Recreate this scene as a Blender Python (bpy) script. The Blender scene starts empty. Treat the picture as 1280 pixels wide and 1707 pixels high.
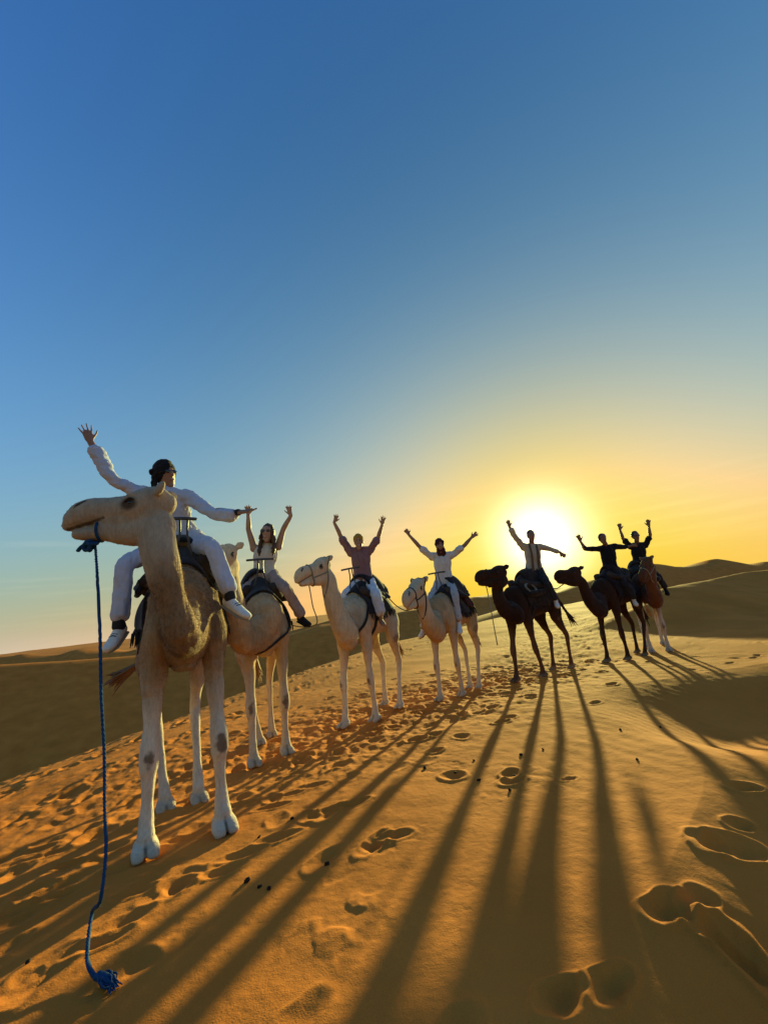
import bpy, bmesh, math, random
import numpy as np
from mathutils import Vector, Matrix
from mathutils.bvhtree import BVHTree
random.seed(7)
rng = np.random.default_rng(7)
scene = bpy.context.scene
C = scene.collection
rad = math.radians

# ------------------------------------------------------------------ camera
F_PX, IMG_W, IMG_H = 660.0, 1280.0, 1707.0
ROLL, PITCH, CAM_Z = rad(-6.9), rad(13.4), 1.24
cam_data = bpy.data.cameras.new('camera')
cam = bpy.data.objects.new('camera', cam_data)
C.objects.link(cam)
CAM_ROT = Matrix.Rotation(math.pi / 2 + PITCH, 3, 'X') @ Matrix.Rotation(ROLL, 3, 'Z')
cam.matrix_world = Matrix.Translation((0, 0, CAM_Z)) @ CAM_ROT.to_4x4()
cam_data.sensor_fit = 'VERTICAL'
cam_data.sensor_height = 36.0
cam_data.lens = 36.0 * F_PX / IMG_H
cam_data.clip_start = 0.05
cam_data.clip_end = 20000
scene.camera = cam

# ------------------------------------------------------------------ sky, sun, exposure
SUN_AZ, SUN_EL = rad(21.0), rad(6.4)       # azimuth measured from +Y towards +X
SUN_DIR = Vector((math.sin(SUN_AZ) * math.cos(SUN_EL), math.cos(SUN_AZ) * math.cos(SUN_EL), math.sin(SUN_EL)))
world = bpy.data.worlds.new('World')
scene.world = world
world.use_nodes = True
wn, wl = world.node_tree.nodes, world.node_tree.links
wn.clear()
w_out = wn.new('ShaderNodeOutputWorld')
w_bg = wn.new('ShaderNodeBackground')
sky = wn.new('ShaderNodeTexSky')
sky.sky_type = 'NISHITA'
sky.sun_disc = False
sky.sun_elevation = SUN_EL
sky.sun_rotation = SUN_AZ
sky.altitude = 500
sky.air_density = 1.0
sky.dust_density = 2.0
sky.ozone_density = 4.0

def wmath(op, a, b=None, clamp=False):
    n = wn.new('ShaderNodeMath'); n.operation = op; n.use_clamp = clamp
    for i, v in enumerate((a, b)):
        if v is None: continue
        if isinstance(v, (int, float)): n.inputs[i].default_value = v
        else: wl.new(v, n.inputs[i])
    return n.outputs[0]

# dusty desert air: the clear-sky radiance is compressed and its blue is lost along the longer path near the horizon
tc = wn.new('ShaderNodeTexCoord')
nrm = wn.new('ShaderNodeVectorMath'); nrm.operation = 'NORMALIZE'
wl.new(tc.outputs['Generated'], nrm.inputs[0])
sepd = wn.new('ShaderNodeSeparateXYZ'); wl.new(nrm.outputs[0], sepd.inputs[0])
sin_el = wmath('MAXIMUM', sepd.outputs[2], 0.0)
low = wmath('POWER', 2.718, wmath('DIVIDE', sin_el, -0.10))
dotn = wn.new('ShaderNodeVectorMath'); dotn.operation = 'DOT_PRODUCT'
wl.new(nrm.outputs[0], dotn.inputs[0]); dotn.inputs[1].default_value = SUN_DIR
theta = wmath('ARCCOSINE', wmath('MINIMUM', dotn.outputs['Value'], 1.0))          # angle from the sun
sepc = wn.new('ShaderNodeSeparateColor'); wl.new(sky.outputs[0], sepc.inputs[0])
comb = wn.new('ShaderNodeCombineColor')
# forward scattering of dust close to the sun
aureole = wmath('POWER', 2.718, wmath('MULTIPLY', wmath('POWER', wmath('DIVIDE', theta, rad(4.9)), 2.0), -1.0))
# thin cirrus low in the sky
mapc = wn.new('ShaderNodeMapping'); mapc.inputs['Scale'].default_value = (1.6, 1.6, 26.0)
wl.new(nrm.outputs[0], mapc.inputs[0])
nz = wn.new('ShaderNodeTexNoise'); nz.inputs['Scale'].default_value = 2.2; nz.inputs['Detail'].default_value = 5.0
wl.new(mapc.outputs[0], nz.inputs['Vector'])
band = wmath('MULTIPLY', wmath('MULTIPLY', wmath('SUBTRACT', 1.0, wmath('MULTIPLY', sin_el, 3.4), True), wmath('MULTIPLY', sin_el, 9.0, True)), 1.0)
cirrus = wmath('MULTIPLY', wmath('MULTIPLY', wmath('SUBTRACT', nz.outputs[0], 0.52), 5.0, True), band)
near_sun = wmath('POWER', 2.718, wmath('DIVIDE', theta, -0.30))
# per channel: weight of the clear-sky radiance, level, horizon dust, height, sun side, aureole, cirrus
sun_side = wmath('POWER', 2.718, wmath('MULTIPLY', wmath('POWER', wmath('DIVIDE', theta, 0.62), 2.0), -1.0))
SKY_FIT = ((-0.019, -0.985, 0.42, -2.8153, -0.478, 1.9711, 1.5, 0.30), (-0.2259, -0.36, -0.50, -2.18, 0.3913, 0.8215, 1.45, 0.22), (-0.8814, 0.78, -2.62, -2.08, -0.7306, 0.8116, 1.3, 0.12))
for i, (g, a0, b0, c0, d0, f0, au, ci) in enumerate(SKY_FIT):
    e = wmath('MULTIPLY', wmath('LOGARITHM', wmath('MAXIMUM', sepc.outputs[i], 0.02), 2.71828), g)
    for w, src in ((b0, low), (c0, sin_el), (d0, near_sun), (f0, sun_side)):
        e = wmath('ADD', e, wmath('MULTIPLY', src, w))
    v = wmath('POWER', 2.71828, wmath('ADD', e, a0))
    v = wmath('MINIMUM', v, 0.88)
    v = wmath('ADD', v, wmath('MULTIPLY', aureole, au))
    v = wmath('ADD', v, wmath('MULTIPLY', cirrus, ci * 0.35))
    v = wmath('MULTIPLY', v, 5.0)
    wl.new(v, comb.inputs[i])
wl.new(comb.outputs[0], w_bg.inputs[0])
w_bg.inputs[1].default_value = 0.1
wl.new(w_bg.outputs[0], w_out.inputs[0])

sun_data = bpy.data.lights.new('sun', 'SUN')
sun_data.energy = 3.9
sun_data.angle = rad(0.9)
sun_data.color = (1.0, 0.95, 0.32)
sun = bpy.data.objects.new('sun', sun_data)
C.objects.link(sun)
sun.rotation_euler = SUN_DIR.to_track_quat('Z', 'Y').to_euler()

scene.view_settings.view_transform = 'Standard'
scene.view_settings.look = 'None'
scene.view_settings.gamma = 1.0
scene.view_settings.use_curve_mapping = False
scene.view_settings.exposure = 1.16
scene.cycles.max_bounces = 8

# ------------------------------------------------------------------ helpers
def ray(px, py):
    return CAM_ROT @ Vector(((px - IMG_W / 2) / F_PX, -(py - IMG_H / 2) / F_PX, -1.0))

def at(px, py, y):
    """the point of the place seen at a picture position, at a chosen distance y"""
    v = ray(px, py)
    return Vector((0, 0, CAM_Z)) + v * (y / v.y)

def link(o, parent=None):
    C.objects.link(o)
    if parent is not None: o.parent = parent
    return o

def tag(o, label=None, cat=None, group=None, kind=None):
    if label: o['label'] = label
    if cat: o['category'] = cat
    if group: o['group'] = group
    if kind: o['kind'] = kind
    return o

def empty(name, loc=(0, 0, 0), rz=0.0):
    o = bpy.data.objects.new(name, None)
    o.empty_display_size = 0.2
    link(o); o.location = loc; o.rotation_euler = (0, 0, rz)
    return o

def mesh_obj(name, verts, faces, mat=None, parent=None, smooth=True):
    me = bpy.data.meshes.new(name)
    me.from_pydata([tuple(v) for v in verts], [], faces)
    if mat: me.materials.append(mat)
    if smooth and len(me.polygons): me.polygons.foreach_set('use_smooth', [True] * len(me.polygons))
    o = bpy.data.objects.new(name, me)
    return link(o, parent)

# ---- materials
def node_mat(name, color=(0.5, 0.5, 0.5), rough=0.8, spec=0.2, attr=None, noise=None, bump=None, sheen=0.0, trans=0.0, stretch=None):
    """attr: colour attribute to read; noise: (scale, amount) brightness mottling; bump: list of (scale, strength, distance)"""
    m = bpy.data.materials.new(name); m.use_nodes = True
    n, l = m.node_tree.nodes, m.node_tree.links
    b = n['Principled BSDF']
    b.inputs['Roughness'].default_value = rough
    b.inputs['Specular IOR Level'].default_value = spec
    b.inputs['Sheen Weight'].default_value = sheen
    b.inputs['Sheen Roughness'].default_value = 0.4
    tcn = n.new('ShaderNodeTexCoord'); ocs = tcn.outputs['Object']
    if stretch:
        mp = n.new('ShaderNodeMapping'); mp.inputs['Scale'].default_value = stretch; l.new(ocs, mp.inputs[0]); ocs = mp.outputs[0]
    if attr:
        a = n.new('ShaderNodeVertexColor'); a.layer_name = attr; col = a.outputs[0]
    else:
        r = n.new('ShaderNodeRGB'); r.outputs[0].default_value = (*color, 1); col = r.outputs[0]
    if noise:
        for (sc, am) in (noise if isinstance(noise, list) else [noise]):
            t = n.new('ShaderNodeTexNoise'); t.inputs['Scale'].default_value = sc; t.inputs['Detail'].default_value = 4
            l.new(ocs, t.inputs['Vector'])
            mr = n.new('ShaderNodeMapRange'); mr.inputs[1].default_value = 0.3; mr.inputs[2].default_value = 0.7
            mr.inputs[3].default_value = 1 - am; mr.inputs[4].default_value = 1 + am
            l.new(t.outputs[0], mr.inputs[0])
            mx = n.new('ShaderNodeVectorMath'); mx.operation = 'SCALE'
            l.new(col, mx.inputs[0]); l.new(mr.outputs[0], mx.inputs['Scale']); col = mx.outputs[0]
    l.new(col, b.inputs['Base Color'])
    prev = None
    for (sc, st, di) in (bump or []):
        t = n.new('ShaderNodeTexNoise'); t.inputs['Scale'].default_value = sc; t.inputs['Detail'].default_value = 5
        if sc < 30: t.inputs['Distortion'].default_value = 1.6
        l.new(ocs, t.inputs['Vector'])
        bp = n.new('ShaderNodeBump'); bp.inputs['Strength'].default_value = st; bp.inputs['Distance'].default_value = di
        l.new(t.outputs[0], bp.inputs['Height'])
        if prev is not None: l.new(prev, bp.inputs['Normal'])
        prev = bp.outputs[0]
    if prev is not None: l.new(prev, b.inputs['Normal'])
    if trans > 0:
        ou = n['Material Output']; tr = n.new('ShaderNodeBsdfTranslucent'); mixs = n.new('ShaderNodeMixShader')
        l.new(col, tr.inputs[0]); mixs.inputs[0].default_value = trans
        l.new(b.outputs[0], mixs.inputs[1]); l.new(tr.outputs[0], mixs.inputs[2]); l.new(mixs.outputs[0], ou.inputs[0])
    return m

# ---- numpy noise
def _hash(ix, iy, seed):
    h = (ix.astype(np.int64) * 374761393 + iy.astype(np.int64) * 668265263 + seed * 982451653) & 0xffffffff
    h = ((h ^ (h >> 13)) * 1274126177) & 0xffffffff
    return ((h ^ (h >> 16)) & 0xffffff) / float(0xffffff)

def vnoise(x, y, seed=0):
    ix, iy = np.floor(x), np.floor(y)
    fx, fy = x - ix, y - iy
    fx = fx * fx * fx * (fx * (fx * 6 - 15) + 10); fy = fy * fy * fy * (fy * (fy * 6 - 15) + 10)
    a, b = _hash(ix, iy, seed), _hash(ix + 1, iy, seed)
    c, d = _hash(ix, iy + 1, seed), _hash(ix + 1, iy + 1, seed)
    return (a + (b - a) * fx) * (1 - fy) + (c + (d - c) * fx) * fy - 0.5

def fbm(x, y, octs=4, seed=0):
    s, amp = 0, 1.0
    for i in range(octs):
        s = s + vnoise(x * 2 ** i + 17.3 * i, y * 2 ** i - 9.1 * i, seed + i) * amp
        amp *= 0.5
    return s

def sstep(a, b, x):
    t = np.clip((x - a) / (b - a), 0, 1)
    return t * t * (3 - 2 * t)

# ------------------------------------------------------------------ terrain
def poly_dist(x, y, pts):
    """distance to a polyline, side (+ left of travel) and interpolated third value"""
    best = np.full(x.shape, 1e9); side = np.zeros(x.shape); val = np.zeros(x.shape)
    for i in range(len(pts) - 1):
        ax, ay, av = pts[i]; bx, by, bv = pts[i + 1]
        dx, dy = bx - ax, by - ay
        L2 = dx * dx + dy * dy
        t = np.clip(((x - ax) * dx + (y - ay) * dy) / L2, 0, 1)
        ex, ey = x - (ax + t * dx), y - (ay + t * dy)
        d = np.hypot(ex, ey)
        m = d < best
        best = np.where(m, d, best)
        side = np.where(m, np.sign(dx * (y - ay) - dy * (x - ax)), side)
        val = np.where(m, av + t * (bv - av), val)
    return best, side, val

EDGE = [(-9, -30, 0), (-6.6, -4, 0), (-5.7, 3, 0), (-5.35, 5.6, 0), (-5.2, 7.3, 0), (-4.6, 10.2, 0), (-2.6, 16, 0), (-0.9, 21, 0), (1.5, 23, 0), (6.5, 30, 0), (15, 38, 0), (24, 46, 0), (45, 50, 0)]

LOW_RIDGE = [(1.6, 5.7, 0), (2.58, 6.09, 0), (3.77, 6.42, 0), (5.63, 6.68, 0), (9, 6.9, 0), (14, 7.5, 0)]
BANK = [(2.7, 4.1, 0), (1.78, 2.9, 0), (1.09, 2.18, 0), (0.77, 1.88, 0), (0.50, 1.66, 0), (0.15, 1.45, 0), (-0.4, 1.1, 0), (-1.2, 0.2, 0)]

def smax(a, b, k):
    h = np.clip(0.5 + 0.5 * (a - b) / k, 0, 1)
    return b + (a - b) * h + k * h * (1 - h)

def crest(pts):
    return [(*at(px, py, y)[:2], at(px, py, y)[2]) for (px, py, y) in pts]

# crest lines: picture position and distance of points along each ridge
DUNES = [
    # (crest, slope on the camera's side, slope on the far side, crest rounding)
    (crest([(-900, 1215, 30), (-300, 1138, 36), (0, 1108, 42), (120, 1101, 45), (260, 1090, 50), (380, 1076, 54), (470, 1062, 58), (540, 1040, 62), (610, 1034, 68), (700, 1013, 76), (800, 993, 90), (900, 983, 105), (980, 972, 120)]), 0.42, 0.16, 1.0),
    (crest([(-900, 1190, 92), (-300, 1118, 92), (0, 1090, 92), (60, 1091, 92), (130, 1083, 92), (170, 1080, 92), (215, 1085, 92), (270, 1074, 93), (330, 1076, 94), (400, 1063, 95), (480, 1052, 97), (560, 1031, 100)]), 0.5, 0.2, 1.0),
    (crest([(1086, 1006, 15.0), (1110, 980, 17), (1140, 974, 18.5), (1180, 967, 20), (1244, 953, 21), (1330, 946, 20), (1500, 920, 19)]), 0.27, 0.34, 0.3),
    (crest([(930, 990, 60), (985, 968, 70), (1030, 955, 78), (1086, 940, 86), (1130, 945, 90), (1188, 932, 92), (1228, 942, 96), (1285, 935, 100), (1400, 915, 105), (1700, 880, 110)]), 0.42, 0.2, 1.2),
]

def ground_smooth(x, y):
    x = np.asarray(x, float); y = np.asarray(y, float)
    z = -0.45 * (1 - np.exp(-np.maximum(y - 1.2, 0) / 5.0))
    z = z + 0.05 * fbm(x * 0.35 + 3, y * 0.35, 3, 11) * sstep(1.5, 4, np.hypot(x, y))
    # a low ridge on the right: its shaded side drops to a hollow with a lip
    d, sg, _ = poly_dist(x, y, LOW_RIDGE)
    z = z - np.where(sg < 0, 0.29 * sstep(-0.1, 1.75, d) * (1 - 0.85 * sstep(1.7, 2.7, d)), 0) * sstep(2.1, 3.3, x) * sstep(14, 8, x)
    # the bank at the near right, turned away from the sun
    d, sg, _ = poly_dist(x, y, BANK)
    z = z - np.where(sg > 0, 0.36 * sstep(-0.12, 1.0, d) - 0.36 * sstep(-0.12, 1.0, 0.0), 0) * sstep(4.6, 3.0, np.hypot(x, y))
    # the ridge falls away to the left and behind
    d, s, _ = poly_dist(x, y, EDGE)
    sd = d * s + 0.35 * fbm(x * 0.25, y * 0.25, 2, 5)
    drop = 0.55 * 0.35 * np.log1p(np.exp(np.clip(sd / 0.35, -40, 40)))
    floor = -9.0 + 1.2 * fbm(x * 0.03, y * 0.03, 3, 3)
    z = smax(z - drop, floor, 1.0)
    for pts, sn, sf, rnd in DUNES:
        d, s, v = poly_dist(x, y, pts)
        # crests run left to right in the picture, so the far side is on the left of travel
        sl = np.where(s > 0, sf, sn)
        wob = 1 + 0.25 * fbm(x * 0.02 + 7, y * 0.02, 3, 21)
        zz = v - sl * wob * (np.sqrt(d * d + rnd * rnd) - rnd) + 0.25 * (rnd ** 0.5) * fbm(x * 0.06, y * 0.06, 3, 31) * sstep(0, 20, d)
        k = 0.25 if rnd < 0.5 else 1.2
        z = smax(zz, z, k)
    far = np.hypot(x, y)
    z = z + sstep(120, 500, far) * 6.0 * fbm(x * 0.006, y * 0.006, 4, 41)
    return z

_HITS = {}
def ground_hit(px, py):
    """where the line of sight through a picture position meets the sand"""
    if (px, py) in _HITS: return _HITS[px, py].copy()
    v = ray(px, py)
    ts = np.geomspace(0.3, 80.0, 280)
    for _ in range(4):
        below = (CAM_Z + v.z * ts) < ground_smooth(v.x * ts, v.y * ts)
        i = int(np.argmax(below)) if below.any() else len(ts) - 1
        i = max(i, 1)
        ts = np.linspace(ts[i - 1], ts[i], 24)
    _HITS[px, py] = Vector((0, 0, CAM_Z)) + v * float(ts[0])
    return _HITS[px, py].copy()

# ---- fine relief: footprints, churned tracks
PRINTS = []   # x, y, angle, half length, half width, depth, rim

def add_print(px, py, ang, a, b, depth, rim=0.3):
    q = ground_hit(px, py)
    PRINTS.append((q.x, q.y, rad(ang), a, b, depth, rim))

# deep bare-foot hollows close by on the right
add_print(1222, 1412, 12, 0.165, 0.085, 0.075)
add_print(1180, 1405, 40, 0.11, 0.075, 0.05)
add_print(1232, 1375, 20, 0.085, 0.05, 0.045)
add_print(1238, 1311, 5, 0.11, 0.06, 0.05)
add_print(1112, 1512, 25, 0.125, 0.07, 0.065)
add_print(1160, 1500, 25, 0.10, 0.055, 0.04)
add_print(1245, 1600, 95, 0.15, 0.08, 0.075)
add_print(1190, 1560, 120, 0.12, 0.06, 0.045)
add_print(935, 1662, 30, 0.10, 0.055, 0.06)
add_print(1015, 1640, 30, 0.10, 0.05, 0.05)
add_print(660, 1392, 10, 0.10, 0.055, 0.05)
add_print(625, 1408, 10, 0.08, 0.05, 0.035)
add_print(947, 1299, 15, 0.07, 0.045, 0.03)
# camel and boot prints in the tracks on the left
for (px, py, ang) in [(465, 1395, 25), (372, 1452, 30), (225, 1487, 25), (305, 1398, 20), (105, 1490, 25), (160, 1575, 30), (60, 1420, 25), (30, 1440, 20), (85, 1425, 25), (200, 1450, 22), (270, 1445, 25), (52, 1485, 25), (20, 1520, 25), (120, 1440, 20), (400, 1425, 25), (455, 1345, 20), (520, 1310, 15), (480, 1325, 20), (560, 1345, 20), (590, 1338, 25), (495, 1290, 20), (410, 1340, 25)]:
    add_print(px, py, ang, 0.11 + 0.05 * rng.random(), 0.040 + 0.015 * rng.random(), 0.036 + 0.015 * rng.random(), 0.4)

# the trodden way the caravan took, and older trails along the ridge
WAY = [(-2.6, 2.2, 0), (-2.0, 4.2, 0), (-0.9, 6.0, 0), (0.8, 7.3, 0), (2.8, 9.0, 0), (5.0, 12.5, 0), (8, 20, 0), (11, 30, 0)]
TRAIL_A = [(-4.4, 1.5, 0), (-4.5, 5.0, 0), (-4.0, 9.0, 0), (-2.2, 14, 0), (0.5, 20, 0), (4, 26, 0)]
TRAIL_B = [(-3.4, 1.5, 0), (-3.6, 4.5, 0), (-3.0, 8.5, 0), (-1.2, 13.5, 0), (2.5, 20, 0)]
TRAIL_C = [(-5.1, 2.0, 0), (-5.0, 6.0, 0), (-4.4, 9.6, 0), (-2.7, 15, 0)]

def along(pts, n, spread, a, b, d, tmax=1.0):
    seg = [math.hypot(pts[i + 1][0] - pts[i][0], pts[i + 1][1] - pts[i][1]) for i in range(len(pts) - 1)]
    tot = sum(seg)
    for _ in range(n):
        t = (rng.random() ** 1.35) * tot * tmax; i = 0
        while i < len(seg) - 1 and t > seg[i]: t -= seg[i]; i += 1
        f = t / seg[i]
        x = pts[i][0] + f * (pts[i + 1][0] - pts[i][0]); y = pts[i][1] + f * (pts[i + 1][1] - pts[i][1])
        an = math.atan2(pts[i + 1][1] - pts[i][1], pts[i + 1][0] - pts[i][0])
        o = rng.normal(0, spread)
        PRINTS.append((x - math.sin(an) * o, y + math.cos(an) * o, an + rng.normal(0, 0.35), a * (0.8 + 0.5 * rng.random()), b * (0.8 + 0.5 * rng.random()), d * (0.6 + 0.8 * rng.random()), 0.35))

along(WAY, 520, 1.05, 0.11, 0.075, 0.042, 0.8)
along(TRAIL_A, 90, 0.16, 0.14, 0.08, 0.045)
along(TRAIL_B, 60, 0.14, 0.14, 0.08, 0.04)
along(TRAIL_C, 70, 0.12, 0.14, 0.08, 0.04)
# scattered prints on the right-hand flat
for _ in range(40):
    PRINTS.append((4.5 + 4 * rng.random(), 6.8 + 5 * rng.random(), rng.random() * 3, 0.12, 0.06, 0.03, 0.3))

SCUFFS = [(*ground_hit(px, py)[:2], r) for (px, py, r) in [(640, 1400, 0.22), (545, 1545, 0.20), (590, 1520, 0.14), (310, 1555, 0.13), (200, 1635, 0.12), (545, 1470, 0.10), (860, 1285, 0.35), (720, 1275, 0.35), (940, 1300, 0.2), (620, 1410, 0.15), (170, 1660, 0.10), (830, 1330, 0.2)]]

def ground_detail(x, y):
    """relief finer than ground_smooth, for one set of vertices"""
    r = np.hypot(x, y)
    dz = np.zeros(x.shape)
    near = r < 34
    xi, yi = x[near], y[near]
    dW, _, _ = poly_dist(xi, yi, WAY)
    dA, _, _ = poly_dist(xi, yi, TRAIL_A); dB, _, _ = poly_dist(xi, yi, TRAIL_B); dC, _, _ = poly_dist(xi, yi, TRAIL_C)
    churn = np.exp(-(dW / 1.55) ** 2) * sstep(2.6, 5.2, yi) + 0.18 * np.exp(-(dW / 1.1) ** 2) * sstep(5.2, 2.6, yi) + 0.6 * (np.exp(-(dA / 0.22) ** 2) + np.exp(-(dB / 0.2) ** 2) + np.exp(-(dC / 0.2) ** 2))
    for (cx, cy, cr) in SCUFFS:
        churn = churn + 0.30 * np.exp(-((xi - cx) ** 2 + (yi - cy) ** 2) / (cr * cr)) * sstep(-0.15, 0.2, fbm(xi * 9, yi * 9, 2, 57))
    churn = np.clip(churn, 0, 1.1)
    n1 = fbm(xi * 5.2, yi * 3.6, 3, 51); n2 = fbm(xi * 13, yi * 9, 3, 61)
    lump = 0.034 * n1 + 0.024 * n2
    d = churn * lump + 0.010 * fbm(xi * 1.4, yi * 1.4, 3, 71) + 0.004 * fbm(xi * 7, yi * 7, 3, 73)
    # faint wind ripples on untouched sand
    ph = (xi * 0.93 + yi * 0.36) + 0.18 * fbm(xi * 0.9, yi * 0.9, 2, 81)
    d = d + (1 - np.clip(churn * 2, 0, 1)) * 0.0011 * np.sin(ph * 2 * math.pi / 0.16) * sstep(-0.1, 0.25, fbm(xi * 0.5, yi * 0.5, 2, 91))
    for off, amp in ((0.0, 0.020), (0.55, 0.014), (1.1, 0.018), (-0.5, 0.012)):
        dd, ss, _ = poly_dist(xi, yi, [(a_ + off, b_, 0) for (a_, b_, c_) in TRAIL_B])
        g_ = dd * ss + 0.10 * fbm(xi * 0.8 + off, yi * 0.8, 2, 97)
        d = d - amp * np.exp(-(g_ / 0.05) ** 2) * sstep(-0.05, 0.15, fbm(xi * 1.6, yi * 2.3 + off * 7, 2, 99)) + 0.5 * amp * np.exp(-((g_ - 0.10) / 0.05) ** 2)
    order = np.argsort(yi); ys = yi[order]
    for (cx, cy, an, a, b, dep, rim) in PRINTS:
        cand = order[np.searchsorted(ys, cy - a * 1.9):np.searchsorted(ys, cy + a * 1.9)]
        m = cand[np.abs(xi[cand] - cx) < a * 1.9]
        if not len(m): continue
        ux, uy = xi[m] - cx, yi[m] - cy
        u = ux * math.cos(an) + uy * math.sin(an); v = -ux * math.sin(an) + uy * math.cos(an)
        w = 1 + 0.12 * np.sin(2.1 * u / a + cx * 5) + 0.06 * np.sin(3 * np.arctan2(v, u) + cy * 9)
        q = np.sqrt((u / a) ** 2 + (v / (b * w)) ** 2) + 0.10 * fbm(xi[m] * 22, yi[m] * 22, 2, 93)
        soft = 0.55 if cy < 4.5 and cx < 0.2 else (0.95 if cy < 4 else 1.0)
        d[m] += -dep * (1 - sstep(0.05, 1.05, q)) * 0.62 * soft + 0.6 * rim * dep * soft * np.exp(-((q - 1.18) / 0.2) ** 2)
    dz[near] = d
    return dz

def build_ground():
    half = rad(52)
    th_in = np.linspace(-half, half, 740)
    th_out = np.linspace(half, 2 * math.pi - half, 80)[1:-1]
    th = np.concatenate([th_in, th_out])
    rr = np.concatenate([np.linspace(0.15, 1.4, 16)[:-1], np.geomspace(1.4, 10, 470)[:-1], np.geomspace(10, 60, 130)[:-1], np.geomspace(60, 6000, 70)])
    T, R = np.meshgrid(th, rr)
    X, Y = (R * np.sin(T)).ravel(), (R * np.cos(T)).ravel()
    Z = ground_smooth(X, Y) + ground_detail(X, Y)
    nt, nr = len(th), len(rr)
    verts = np.stack([X, Y, Z], 1)
    i = np.arange(nr - 1)[:, None] * nt; j = np.arange(nt)[None, :]; j2 = (j + 1) % nt
    quads = np.stack([i + j, i + j2, i + nt + j2, i + nt + j], -1).reshape(-1, 4)
    me = bpy.data.meshes.new('sand_ground')
    nv = len(verts)
    me.vertices.add(nv); me.vertices.foreach_set('co', verts.astype(np.float32).ravel())
    me.loops.add(quads.size); me.loops.foreach_set('vertex_index', quads.astype(np.int32).ravel())
    me.polygons.add(len(quads)); me.polygons.foreach_set('loop_start', np.arange(0, quads.size, 4, dtype=np.int32))
    me.polygons.foreach_set('use_smooth', np.ones(len(quads), dtype=bool))
    me.update(calc_edges=True); me.validate()
    o = link(bpy.data.objects.new('sand_ground', me))
    return tag(o, 'orange desert sand with footprints and long shadows', 'sand', kind='structure')

def sand_material():
    m = bpy.data.materials.new('sand'); m.use_nodes = True
    n, l = m.node_tree.nodes, m.node_tree.links
    b = n['Principled BSDF']; b.inputs['Roughness'].default_value = 0.95; b.inputs['Specular IOR Level'].default_value = 0.08
    tcn = n.new('ShaderNodeTexCoord')
    def noise(sc, det=4):
        t = n.new('ShaderNodeTexNoise'); t.inputs['Scale'].default_value = sc; t.inputs['Detail'].default_value = det
        l.new(tcn.outputs['Object'], t.inputs['Vector']); return t.outputs[0]
    ramp = n.new('ShaderNodeValToRGB')
    ramp.color_ramp.elements[0].position = 0.3; ramp.color_ramp.elements[0].color = (0.54, 0.164, 0.024, 1)
    ramp.color_ramp.elements[1].position = 0.72; ramp.color_ramp.elements[1].color = (0.70, 0.226, 0.037, 1)
    l.new(noise(0.9, 6), ramp.inputs[0])
    gr = n.new('ShaderNodeMapRange'); gr.inputs[1].default_value = 0.25; gr.inputs[2].default_value = 0.75; gr.inputs[3].default_value = 0.82; gr.inputs[4].default_value = 1.18
    l.new(noise(420, 2), gr.inputs[0])
    mx = n.new('ShaderNodeVectorMath'); mx.operation = 'SCALE'
    l.new(ramp.outputs[0], mx.inputs[0]); l.new(gr.outputs[0], mx.inputs['Scale'])
    l.new(mx.outputs[0], b.inputs['Base Color'])
    b1 = n.new('ShaderNodeBump'); b1.inputs['Strength'].default_value = 0.7; b1.inputs['Distance'].default_value = 0.0022
    l.new(noise(160, 3), b1.inputs['Height'])
    b2 = n.new('ShaderNodeBump'); b2.inputs['Strength'].default_value = 0.5; b2.inputs['Distance'].default_value = 0.006
    l.new(noise(28, 4), b2.inputs['Height']); l.new(b1.outputs[0], b2.inputs['Normal'])
    l.new(b2.outputs[0], b.inputs['Normal'])
    return m

ground = build_ground()
ground.data.materials.append(sand_material())
GROUND_BVH = BVHTree.FromObject(ground, bpy.context.evaluated_depsgraph_get())

def ground_z(x, y):
    h = GROUND_BVH.ray_cast(Vector((x, y, 20)), Vector((0, 0, -1)))
    return h[0].z if h[0] else float(ground_smooth(x, y))

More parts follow.
